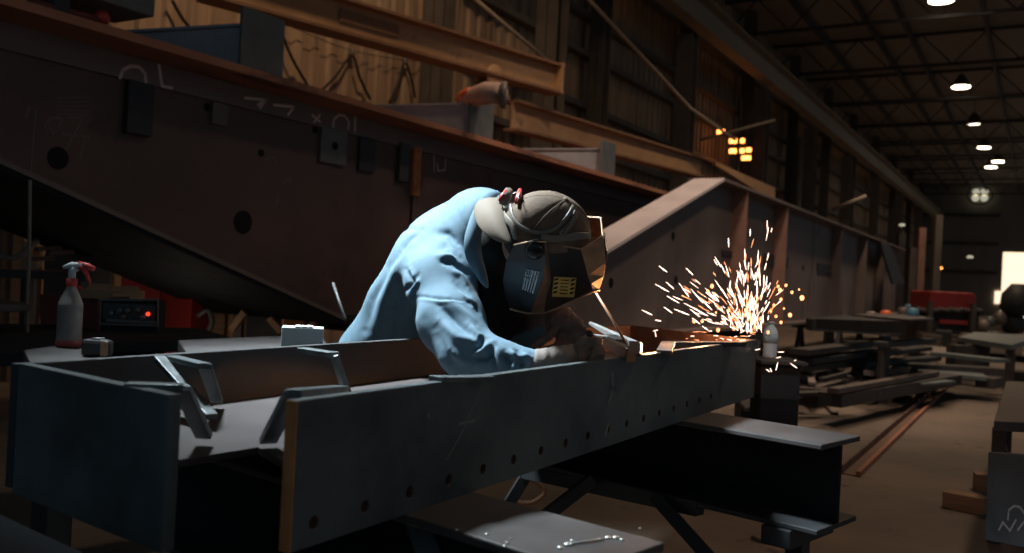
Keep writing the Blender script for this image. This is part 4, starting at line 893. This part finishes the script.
# collar: a folded strip round the neck, hanging open toward the camera
def sheet(name, rows, th, m, parent, label=None, sub=2):
    n = len(rows[0]); mb = MB(); mb.add([p for r in rows for p in r], [(i*n+j, i*n+j+1, (i+1)*n+j+1, (i+1)*n+j) for i in range(len(rows)-1) for j in range(n-1)])
    o = obj(name, mb, m, parent, smooth=True, label=label)
    if th: sd = o.modifiers.new('s', 'SOLIDIFY'); sd.thickness = th; sd.offset = 0
    if sub: ss = o.modifiers.new('u', 'SUBSURF'); ss.levels = sub; ss.render_levels = sub
    return o
sheet('collar', [[P(498, 190, 2.90), P(486, 190, 2.78), P(474, 205, 2.68), P(466, 228, 2.62), P(462, 246, 2.60), P(466, 262, 2.61), P(484, 288, 2.625)],
                 [P(502, 193, 2.86), P(490, 193, 2.76), P(479, 209, 2.67), P(472, 230, 2.60), P(470, 248, 2.585), P(475, 266, 2.59), P(487, 289, 2.61)],
                 [P(500, 205, 2.82), P(490, 206, 2.72), P(485, 220, 2.66), P(481, 238, 2.62), P(482, 256, 2.61), P(487, 272, 2.62), P(490, 289, 2.63)]], .006, 'jacket', person)
# ---- cap
def dome_pt(th, ph, e=0):      # th: angle from crown, ph: around (0 = face)
    return HP_(-.002 + (.132+e)*math.sin(th)*math.cos(ph), .012 + (.122+e)*math.cos(th), (.108+e)*math.sin(th)*math.sin(ph))
rows = []; nt_, np_ = 16, 48
for i in range(nt_+1):
    rows.append([dome_pt(max(.001, i/nt_*(1.72 - .42*max(0, math.cos(j/np_*2*PI)+.35))), j/np_*2*PI, -.0035*max(0, math.cos(3*j/np_*2*PI))**18) for j in range(np_+1)])
sheet('cap_crown', rows, .003, 'cap', person, label='khaki cap worn backwards', sub=1)
obj('cap_button', MB().lathe(dome_pt(0, 0), [(.010, -.003), (.010, .003), (.005, .007)], 14, ax=Hx), 'cap', person, smooth=True)
sm = MB()
for k in range(3):
    a = k*PI/3
    sm.tube([dome_pt(t_, a, .001) for t_ in np.linspace(.05, 1.6, 14)], .0012, 5).tube([dome_pt(t_, a+PI, .001) for t_ in np.linspace(.05, 1.6, 14)], .0012, 5)
obj('cap_seams', sm, 'brim', person, smooth=True)
# brim pointing back over the nape; outline follows the photo
def ellp(th, ph, e): return dome_pt(th, ph, e)
br = [[P(508, 201, 2.66), P(504, 212, 2.58), P(507, 228, 2.53), P(514, 243, 2.51)], [P(497, 196, 2.67), P(492, 209, 2.57), P(496, 230, 2.52), P(508, 243.5, 2.50)],
      [P(484, 197, 2.68), P(481, 211, 2.60), P(487, 231, 2.55), P(502, 243.5, 2.52)], [P(474, 203, 2.70), P(472.5, 214, 2.64), P(479, 230, 2.58), P(494, 240, 2.54)]]
sheet('cap_brim', br, .004, 'brim', person, label='pale brim over the nape')
# ---- welding helmet (a thing of its own, worn on the head)
helmet = thing('welding_helmet', HP_(.05, -.12, 0), 'black faceted welding helmet with striped decal, spark reflection put into its front colour, worn by the welder', 'helmet')
def hl(px, py, s_):            # pixel -> head-local (f, h) on the plane at side offset s_
    r = ray(px, py); o_ = HC + Sx*s_; k_ = (o_ - CAM).dot(Sx)/r.dot(Sx); q = CAM + r*k_ - HC; return q.dot(Fx), q.dot(Hx), s_
cols = []
def colm(s_, *pts): cols.append([hl(x, y, s_) for x, y in pts])
colm(.116, (514, 245), (506, 262), (503, 281), (505, 297), (510, 309))
colm(.126, (528, 242), (523, 262), (521, 281), (522, 300), (526, 313))
colm(.134, (545, 242), (545.5, 263), (543, 279), (537, 296), (531, 313))
colm(.102, (547, 242.5), (549.5, 266), (551, 282), (546.5, 297), (544, 313))
colm(.098, (563, 246), (564, 266), (563, 282), (561, 296), (558, 308))
colm(.092, (581, 249), (585, 264), (588, 276), (591, 284), (593, 291))
colm(.050, (603, 236), (605, 250), (606, 262), (604, 276), (599, 290))
n_ = len(cols); full = cols + [[(f, h, -s_) for f, h, s_ in c] for c in reversed(cols)]
mbh = MB(); vs = [HP_(*q) for c in full for q in c]; fs = []; mi = []
for i in range(len(full)-1):
    for j in range(4):
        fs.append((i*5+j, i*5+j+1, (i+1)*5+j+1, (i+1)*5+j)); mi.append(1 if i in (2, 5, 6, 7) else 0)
mbh.v = vs; mbh.f = fs; mbh.m = mi
sh = obj('shell', mbh, ['shell', 'shell_sparklit'], helmet); sd = sh.modifiers.new('s', 'SOLIDIFY'); sd.thickness = .0035; sd.offset = -1
bv = sh.modifiers.new('b', 'BEVEL'); bv.width = .003; bv.segments = 2; bv.limit_method = 'ANGLE'; bv.angle_limit = .25
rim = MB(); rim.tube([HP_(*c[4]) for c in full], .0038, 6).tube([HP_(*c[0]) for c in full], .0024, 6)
rm = obj('rim', rim, 'shell_sparklit', sh, smooth=True)
def side_pt(px, py, lift=.003):
    # point on the near side of the shell under a pixel
    best = None
    for s_ in np.linspace(.10, .14, 9): pass
    r = ray(px, py); 
    from mathutils.geometry import intersect_ray_tri
    hit = None
    for f in fs:
        q = [vs[k] for k in f]
        for tri in ((q[0], q[1], q[2]), (q[0], q[2], q[3])):
            x = intersect_ray_tri(tri[0], tri[1], tri[2], r.normalized(), CAM, True)
            if x is not None and (hit is None or (x-CAM).length < (hit-CAM).length): hit = x
    if hit is None: hit = HP_(*hl(px, py, .12))
    return hit - r.normalized()*lift
kn = side_pt(535, 250, 0)
KA = (Sx + Hx*.35 - Fx*.1).normalized(); obj('pivot_knob', MB().lathe(kn, [(.026, -.004), (.026, .012), (.021, .020), (.010, .023)], 24, ax=KA), 'knob', helmet, smooth=True)
obj('knob_ring', MB().lathe(kn, [(.029, -.004), (.029, .004), (.026, .006)], 24, ax=KA), 'tool_dark', helmet, smooth=True)
fl = MB()   # striped flag decal: dark field and white stripes
def patch(mb, pts, mi=0, up_=0): mb.prism([side_pt(x, y, .0022+up_) for x, y in pts], -Sx*.001, mi)
def qd(u, v, A=((526, 268), (541, 271), (534, 295), (521, 290))):
    a, b, c, d = [Vector((x, y)) for x, y in A]; q = (a.lerp(b, u)).lerp(d.lerp(c, u), v); return (q.x, q.y)
obj('flag_field', (lambda m_: (patch(m_, [qd(0, 0), qd(.0, 1), qd(1, 1), qd(1, 0)]), m_)[1])(MB()), 'knob', sh)
for k in range(5):
    u0 = .06 + k*.19; v0 = .42 if k < 2 else .06
    m_ = MB(); patch(m_, [qd(u0, v0), qd(u0, .96), qd(u0+.09, .96), qd(u0+.09, v0)], 0, .0008); obj('flag_stripe', m_, 'white_print', sh)
m_ = MB()
for i in range(3):
    for j in range(3): patch(m_, [qd(.06+i*.13, .06+j*.11), qd(.06+i*.13, .11+j*.11), qd(.12+i*.13, .11+j*.11), qd(.12+i*.13, .06+j*.11)], 0, .0008)
obj('flag_stars', m_, 'white_print', sh)['kind'] = 'stuff'
SQ = ((554, 277), (576.5, 278), (574, 297.5), (552, 296.5))
m_ = MB(); patch(m_, [qd(0, 0, SQ), qd(0, 1, SQ), qd(1, 1, SQ), qd(1, 0, SQ)]); obj('warning_sticker', m_, 'yellow_print', sh, label='yellow warning sticker')
m_ = MB()
for cx in (.04, .78):
    for j in range(4): patch(m_, [qd(cx, .1+j*.22, SQ), qd(cx, .2+j*.22, SQ), qd(cx+.17, .13+j*.22, SQ), qd(cx+.17, .03+j*.22, SQ)], 0, .0008)
for j in range(5): patch(m_, [qd(.32, .12+j*.17, SQ), qd(.32, .16+j*.17, SQ), qd(.68, .16+j*.17, SQ), qd(.68, .12+j*.17, SQ)], 0, .0008)
obj('sticker_print', m_, 'knob', sh)['kind'] = 'stuff'
# lens window on the front
fc = [cols[6][k] for k in range(5)]
L0 = [HP_(fc[1][0]+.004, fc[1][1], .05), HP_(fc[1][0]+.004, fc[1][1], -.05), HP_(fc[2][0]+.004, fc[2][1]-.01, -.05), HP_(fc[2][0]+.004, fc[2][1]-.01, .05)]
obj('lens', MB().prism(L0, Fx*.004), 'knob', helmet, bevel=.001)
# headband and crown strap around the cap
def cap_pt(px, py, lift=.004):
    # ray hits the cap ellipsoid
    r = ray(px, py).normalized(); o_ = CAM - HP_(-.002, .012, 0); a_ = np.array([.132+lift, .122+lift, .108+lift])
    O = np.array([o_.dot(Fx), o_.dot(Hx), o_.dot(Sx)])/a_; D = np.array([r.dot(Fx), r.dot(Hx), r.dot(Sx)])/a_
    A_, B2, C2 = D @ D, O @ D, O @ O - 1; disc = B2*B2 - A_*C2
    t_ = (-B2 - math.sqrt(disc))/A_ if disc > 0 else -B2/A_
    return CAM + r*t_
def strap(name, pts, w, m, lift=.004):
    ps = []
    for i in range(len(pts)-1):
        for k_ in range(4):
            u_ = k_/4; p0 = Vector(pts[max(i-1, 0)]); p1 = Vector(pts[i]); p2 = Vector(pts[i+1]); p3 = Vector(pts[min(i+2, len(pts)-1)])
            ps.append(.5*((2*p1) + (p2-p0)*u_ + (2*p0-5*p1+4*p2-p3)*u_*u_ + (3*p1-p0-3*p2+p3)*u_**3))
    ps.append(Vector(pts[-1])); q = [cap_pt(a.x, a.y, lift) for a in ps]; cen = HP_(-.002, .012, 0); rows_ = []
    for i, a in enumerate(q):
        tg = (q[min(i+1, len(q)-1)] - q[max(i-1, 0)]).normalized(); nrm = (a - cen).normalized(); sdv = tg.cross(nrm).normalized()*w/2
        rows_.append([a - sdv, a + sdv])
    return sheet(name, rows_, .004, m, helmet, sub=1)
strap('headband', [(517, 194), (510, 202), (513, 218), (524, 229), (540, 233), (556, 228), (568, 216), (574, 205)], .013, 'band')
strap('ratchet_strap', [(591, 236), (580, 236), (566, 238), (552, 239), (540, 236)], .024, 'band', .007) 
strap('ratchet_strap', [(560, 235), (570, 225), (577, 211)], .020, 'band', .006)
strap('nape_strap', [(517, 192), (511, 195), (503, 203), (503, 214), (512, 226), (516, 240)], .022, 'band', .006)
pp_ = MB()
for i in range(9):
    t_ = i/8; c = cap_pt(563 + 14*t_, 233 - 24*t_, .0095); pp_.lathe(c, [(.0022, 0), (.0022, .001)], 8, ax=(CAM-c))
obj('strap_holes', pp_, 'knob', helmet)['kind'] = 'stuff'
c = cap_pt(505.5, 198, .012)
obj('ratchet_wheel', MB().tube([P(503, 205, 2.51), P(505, 198, 2.51), P(509, 191, 2.53)], [.012, .016, .013], 12), 'band', helmet, smooth=True)
obj('red_badge', MB().tube([P(500.5, 202, 2.505), P(503, 197, 2.505), P(507, 191.5, 2.52)], [.008, .011, .008], 12), 'red', helmet, smooth=True, label='red badge on the ratchet wheel')
cq = cap_pt(518.5, 197, .010)
lg = obj('oval_badge', MB().tube([cap_pt(520, 190, .010), cap_pt(518.5, 197, .011), cap_pt(516.5, 203, .010)], [.006, .0095, .006], 12), 'red', helmet, smooth=True)
obj('badge_mark', MB().tube([cap_pt(519.5, 193, .020), cap_pt(517.5, 197, .021), cap_pt(519, 197.5, .021), cap_pt(517, 201, .020)], .0015, 6), 'white_print', lg, smooth=True)
# ---- gloves with five fingers each
def glove(name, palm, fingers, thumb, m, k=.004):
    caps = list(palm)
    for pts, r in fingers + [thumb]:
        for i in range(len(pts)-1): caps.append((pts[i], pts[i+1], r*(1 - .06*i), r*(1 - .06*(i+1))))
    def wr(p):
        x, y, d = proj_np(p); return .0016*np.sin(x*.9 + y*.6)*np.sin(y*.5 - x*.35) + .0009*np.sin(x*1.7 - y*1.1)
    return organic(name, caps, m, person, .0042, k, wr)
# near (right) hand: fist closed over the tool handle, knuckles toward upper right
Wn = P(564.5, 362, 2.560); 
palm = [(Wn, P(578.1, 355, 2.560), .030, .032), (P(578.1, 355, 2.530), P(587.7, 347, 2.540), .026, .024), (P(579.7, 357, 2.590), P(589.3, 349, 2.600), .026, .024)]
fing = [([P(589.3, 344, 2.515), P(597.3, 342, 2.505), P(600.5, 353, 2.515), P(594.1, 360, 2.540)], .0118), ([P(589.3, 346, 2.535), P(598.1, 348, 2.520), P(598.9, 359, 2.525), P(591.7, 364, 2.550)], .0120),
        ([P(587.7, 351, 2.560), P(594.9, 355, 2.530), P(594.9, 365, 2.530), P(588.5, 367, 2.560)], .0112), ([P(584.5, 357, 2.570), P(590.1, 362, 2.540), P(588.5, 370, 2.540), P(582.9, 370, 2.570)], .0100)]
thumb = ([P(577.3, 348, 2.540), P(583.7, 341, 2.525), P(591.7, 339, 2.530), P(598.9, 341, 2.550)], .0125)
glove('glove', palm, fing, thumb, 'glove')
def cuff_fold(p):
    x, y, d = proj_np(p); return .0010*np.sin((x*.94 - y*.25)*.7 + np.sin(y*.3))
organic('glove_cuff', [(P(541, 364, 2.44), P(556, 361, 2.47), .042, .038), (P(556, 361, 2.47), P(572, 356, 2.54), .038, .034)], 'cuff', person, .006, .005, cuff_fold, label='grey gauntlet cuff of the near glove')
# far (left) hand: dark glove bent over the joint
palm = [(P(543, 322, 2.86), P(562, 318, 2.76), .036, .038), (P(562, 318, 2.74), P(574, 326, 2.72), .034, .030), (P(560, 322, 2.78), P(568, 334, 2.76), .034, .030)]
fing = [([P(574, 322, 2.71), P(582, 330, 2.70), P(581, 340, 2.70), P(576, 345, 2.71)], .0125), ([P(571, 329, 2.72), P(577, 338, 2.70), P(574, 346, 2.70), P(566, 349, 2.71)], .0125),
        ([P(565, 333, 2.73), P(569, 343, 2.71), P(563, 350, 2.71), P(555, 351, 2.72)], .0120), ([P(558, 333, 2.74), P(560, 343, 2.72), P(553, 349, 2.72), P(545, 349, 2.73)], .0110)]
thumb = ([P(556, 330, 2.72), P(548, 337, 2.70), P(540, 343, 2.69), P(534, 346, 2.69)], .0125)
glove('glove', palm, fing, thumb, 'glove_dark')
organic('glove_cuff', [(P(526, 324, 2.95), P(543, 320, 2.86), .052, .046), (P(543, 320, 2.86), P(552, 319, 2.81), .046, .040)], 'glove_dark', person, .008, .006, cuff_fold)
# ---- clamp-like tool with two square jaws and the rod
tool = thing('welding_clamp', P(612, 348, 2.45), 'steel clamp with two square-ended jaws in the near gloved hand', 'clamp')
def jaw(a, b, w, h, pts_ext):
    pass
def tapered(mb, a, b, wa, wb, ha, hb, mi=0):
    d = (b-a).normalized(); s_ = d.cross(UP).normalized(); u_ = s_.cross(d).normalized(); vs_ = []
    for p, w_, h_ in ((a, wa, ha), (b, wb, hb)): vs_ += [p - s_*w_/2 - u_*h_/2, p + s_*w_/2 - u_*h_/2, p + s_*w_/2 + u_*h_/2, p - s_*w_/2 + u_*h_/2]
    return mb.add(vs_, [(0, 1, 2, 3), (4, 5, 6, 7), (0, 4, 5, 1), (1, 5, 6, 2), (2, 6, 7, 3), (3, 7, 4, 0)], mi)
obj('jaw', tapered(MB(), P(590, 323, 2.920), P(635, 347, 2.760), .012, .030, .010, .034), 'bright_steel', tool, bevel=.002)
obj('jaw', tapered(MB(), P(603, 340, 2.740), P(629, 354, 2.640), .030, .036, .020, .036), 'bright_steel', tool, bevel=.002)
obj('jaw_tip', tapered(MB(), P(634.5, 347.5, 2.462), P(637, 349, 2.752), .031, .031, .035, .035), 'copper', tool, bevel=.001, label='jaw face with orange spark light put into its colour')  # spark light on the jaw faces is put into their copper colour
obj('jaw_tip', tapered(MB(), P(629, 354.5, 2.642), P(632, 356, 2.632), .037, .037, .037, .037), 'copper', tool, bevel=.001, label='jaw face with orange spark light put into its colour')
obj('arm', tapered(MB(), P(582, 334, 2.820), P(606, 338, 2.760), .030, .034, .010, .012), 'bright_steel', tool, bevel=.002)
obj('pivot_bolt', MB().lathe(P(589.5, 333.5, 2.50), [(.011, -.004), (.011, .003), (.007, .005)], 8, ax=UP*.8 - FW*.6), 'tool_dark', tool)
obj('bridge', tapered(MB(), P(611, 336, 2.800), P(622, 341, 2.760), .05, .05, .012, .012), 'tool_dark', tool, bevel=.002)
tag(obj('welding_rod', MB().tube([P(596, 293, 2.800), P(612, 319, 2.770), P(626, 343, 2.740)], .0042, 10), 'copper', smooth=True), 'thin copper-coloured welding rod slanting from the helmet down to the clamp', 'rod')
# ================================================================== SPARKS
def sparks():
    cold = MB(); hot = MB(); r = np.random.RandomState(11)
    src = P(750, 339, 3.80)
    def streak(x0, y0, x1, y1, w, dd, mb):
        a = P(x0, y0, 3.8+dd); b = P(x1, y1, 3.8+dd+r.uniform(-.05, .05)); mid = a.lerp(b, .6)
        w *= .62; mb.tube([a, mid, b], [w*.3, w, w*.4], 5)
    # the long ones seen in the photo
    for l in ((659, 266, 667, 272), (686, 268, 693, 275), (655, 284, 669, 292), (666, 282, 674, 289), (642, 310, 652, 315), (655, 320, 661, 321), (715, 257, 721, 267), (726, 266, 729, 277), (667, 296, 679, 303), (679, 283, 689, 297),
              (674, 309, 689, 315), (691, 289, 703, 303), (684, 303, 708, 316), (690, 309, 700, 317), (702, 300, 712, 310), (715, 280, 728, 299), (705, 288, 717, 301), (664, 307, 672, 313), (759, 262, 760, 286), (751, 268, 754, 280), (739, 271, 741, 280), (767, 276, 766, 286),
              (736, 283, 743, 303), (748, 285, 747, 300), (757, 285, 757, 300), (763, 288, 761, 300), (692, 318, 700, 324), (702, 326, 708, 330), (727, 288, 733, 297), (712, 292, 719, 302)):
        streak(*l, .0034, r.uniform(-.12, .12), hot)
    for k in range(150):      # dense fan
        a = r.normal(math.radians(88), math.radians(17)); L = r.uniform(4, 15); q = abs(r.normal(0, 34)) + 3
        x = 748 + q*math.cos(a)*.8 + r.normal(0, 8.5); y = 337 - q*math.sin(a)*1.05; a += r.normal(0, .12)
        streak(x, y, x + L*math.cos(a), y - L*math.sin(a), r.uniform(.0016, .0036), r.uniform(-.15, .15), hot if r.rand() < .75 else cold)
    for k in range(70):       # looser left fan
        a = r.uniform(math.radians(108), math.radians(158)); L = r.uniform(3, 11); q = r.uniform(12, 80)
        x = 750 + q*math.cos(a); y = 338 - q*math.sin(a)
        streak(x, y, x + L*math.cos(a+.12), y - L*math.sin(a+.12), r.uniform(.0014, .0026), r.uniform(-.15, .15), hot if r.rand() < .55 else cold)
    for k in range(26):       # running along the flange
        x = r.uniform(676, 752); y = 340 - (x-676)*.02 + r.uniform(-9, 3); L = r.uniform(2, 8); streak(x, y, x+L, y + r.uniform(-1, 2), r.uniform(.0012, .0028), r.uniform(-.1, .25), hot if k % 2 else cold)
    for x, y, s_ in ((780, 291, 4), (781, 300, 3), (786, 286, 3), (792, 293, 3), (802, 299, 5), (790, 316, 4), (776, 317, 3), (781, 323, 3), (768, 333, 3), (774, 306, 3), (799, 290, 2), (758, 328, 3), (771, 312, 2), (778, 287, 3),
                    (712, 287, 4), (718, 331, 4), (702, 322, 3), (694, 322, 4), (729, 311, 3), (724, 322, 3), (716, 313, 2), (708, 292, 3), (740, 298, 3), (761, 319, 3), (784, 309, 2)):
        c = P(x, y, 3.8 + r.uniform(-.1, .2)); cold.lathe(c - UP*.004*s_/3.2, [(.001*s_, 0), (.0019*s_, .0017*s_), (.0019*s_, .0030*s_), (.0008*s_, .0044*s_)], 8)
    for x0, y0, x1, y1 in ((778, 352, 784, 352), (776, 358, 781, 357), (778, 362, 776, 370), (790, 363, 797, 368), (794, 361, 796, 360), (770, 368, 772, 372), (766, 369, 770, 372), (755, 350, 760, 349), (740, 333, 745, 330), (655, 331, 656, 337), (653, 331, 658, 330)):
        streak(x0, y0, x1, y1, .0024, .0, hot)
    a = tag(obj('sparks', cold, 'spark'), 'orange spark dots flying around the brighter spray above the far corner', 'sparks', kind='stuff')
    b = tag(obj('sparks', hot, 'spark_hot'), 'bright white-hot spray of sparks fanning up from the far corner of the workpiece', 'sparks', kind='stuff')
sparks()
tag(obj('molten_bead', MB().tube([P(612, 371, 2.3), P(590, 369, 2.34)], .0001, 4), 'hot'), 'x', 'x') if False else None
# ================================================================== LIGHTS / CAMERA / WORLD
def area(name, loc, target, size, power, col, shape='RECTANGLE', sy=None):
    l = bpy.data.lights.new(name, 'AREA'); l.shape = shape; l.size = size; l.size_y = sy or size; l.energy = power; l.color = col
    o = bpy.data.objects.new(name, l); C.objects.link(o); o.location = loc; o.rotation_euler = (Vector(target) - Vector(loc)).to_track_quat('-Z', 'Y').to_euler(); return o
def point(name, loc, r, power, col):
    l = bpy.data.lights.new(name, 'POINT'); l.energy = power; l.color = col; l.shadow_soft_size = r
    o = bpy.data.objects.new(name, l); C.objects.link(o); o.location = loc; return o
def spot(name, loc, target, ang, power, col, r=.3, blend=.6):
    l = bpy.data.lights.new(name, 'SPOT'); l.energy = power; l.color = col; l.shadow_soft_size = r; l.spot_size = math.radians(ang); l.spot_blend = blend
    o = bpy.data.objects.new(name, l); C.objects.link(o); o.location = loc; o.rotation_euler = (Vector(target) - Vector(loc)).to_track_quat('-Z', 'Y').to_euler(); return o
# cool unseen key and added front fill, warm high bays, the spark glow
cb_ = area('cool_key_light', W(-1.7, 3.45, 4.1), W(-.25, 2.85, 1.1), .45, 50, (.82, .94, 1))
cb_.data.spread = math.radians(44)
area('cool_fill_light', W(-2.4, -1.6, 4.2), W(0, 2.6, .9), 1.6, 1.6, (.50, .78, 1))
area('warm_side_light', W(2.3, 1.3, 2.3), W(-.05, 2.65, 1.0), .5, 1.7, (1, .50, .34))
spot('wall_wash', Vector((-4.6, 6.5, 8.8)), Vector((-8.7, 9.0, 3.6)), 95, 640, (1, .66, .40), .4)
spot('wall_wash_far', Vector((-4.6, 14, 9.0)), Vector((-8.6, 17, 4.0)), 85, 70, (1, .70, .45), .4)
spot('girder_wash', Vector((-2.0, 7.6, 7.6)), Vector((-3.6, 10.5, 1.8)), 75, 760, (1, .76, .62), .5)
for i, (y, pw) in enumerate(((9, 560), (17, 900), (26, 900), (36, 1000), (47, 1000), (60, 1000))):
    spot('high_bay_%d' % i, Vector((-1.6 if i else 1.0, y, 8.7)), Vector((-1.6 if i else 1.6, y, 0)), 120, pw, (1, .73, .50), .4)
sc_ = W(.93, 3.95, 1.07)
point('spark_glow_light', sc_, .12, 7, (1, .42, .16))
spot('helmet_fill_spot', P(704, 333, 3.42), P(560, 312, 2.6), 60, 22, (1, .42, .16), .03)  # added spot, throws extra spark colour on helmet and hands
point('joint_fill_point', P(668, 338, 3.2), .03, .25, (1, .42, .15))  # added point with no bead behind it, spreads the spark glow
spot('hand_fill_spot', P(652, 347, 2.92), P(588, 322, 2.56), 75, 7, (1, .42, .15), .02)  # added spot, carries spark glow onto hands and hood underside
spot('bottle_fill_spot', W(1.3, 2.6, 3.4), P(772, 345, 5.2), 14, 75, (.88, .96, 1), .05)  # added spot without a seen source, brightens the water bottle
point('cabinet_fill_light', P(172, 350, 6.9), .15, 2.6, (1, .85, .7))  # added light, lifts the red cabinet out of the dark
w = bpy.data.worlds.new('world'); bpy.context.scene.world = w; w.use_nodes = True
w.node_tree.nodes['Background'].inputs[0].default_value = (.55, .80, 1, 1); w.node_tree.nodes['Background'].inputs[1].default_value = .10
cd = bpy.data.cameras.new('camera'); cam = bpy.data.objects.new('camera', cd); C.objects.link(cam); bpy.context.scene.camera = cam
cd.sensor_width = 36; cd.lens = F0/1024*36; cd.clip_start = .05; cd.clip_end = 300
xa = RT*math.cos(ROLL) + UP*math.sin(ROLL); ya = -RT*math.sin(ROLL) + UP*math.cos(ROLL); zx = -FW
cam.matrix_world = Matrix(((xa.x, ya.x, zx.x, CAM.x), (xa.y, ya.y, zx.y, CAM.y), (xa.z, ya.z, zx.z, CAM.z), (0, 0, 0, 1)))
cd.dof.use_dof = True; cd.dof.focus_distance = 2.65; cd.dof.aperture_fstop = 3.2
s = bpy.context.scene; s.view_settings.view_transform = 'Standard'; s.view_settings.look = 'None'; s.view_settings.gamma = 1; s.view_settings.use_curve_mapping = False; s.view_settings.exposure = 0
for o in bpy.data.objects:
    if '_o' in o: del o['_o']
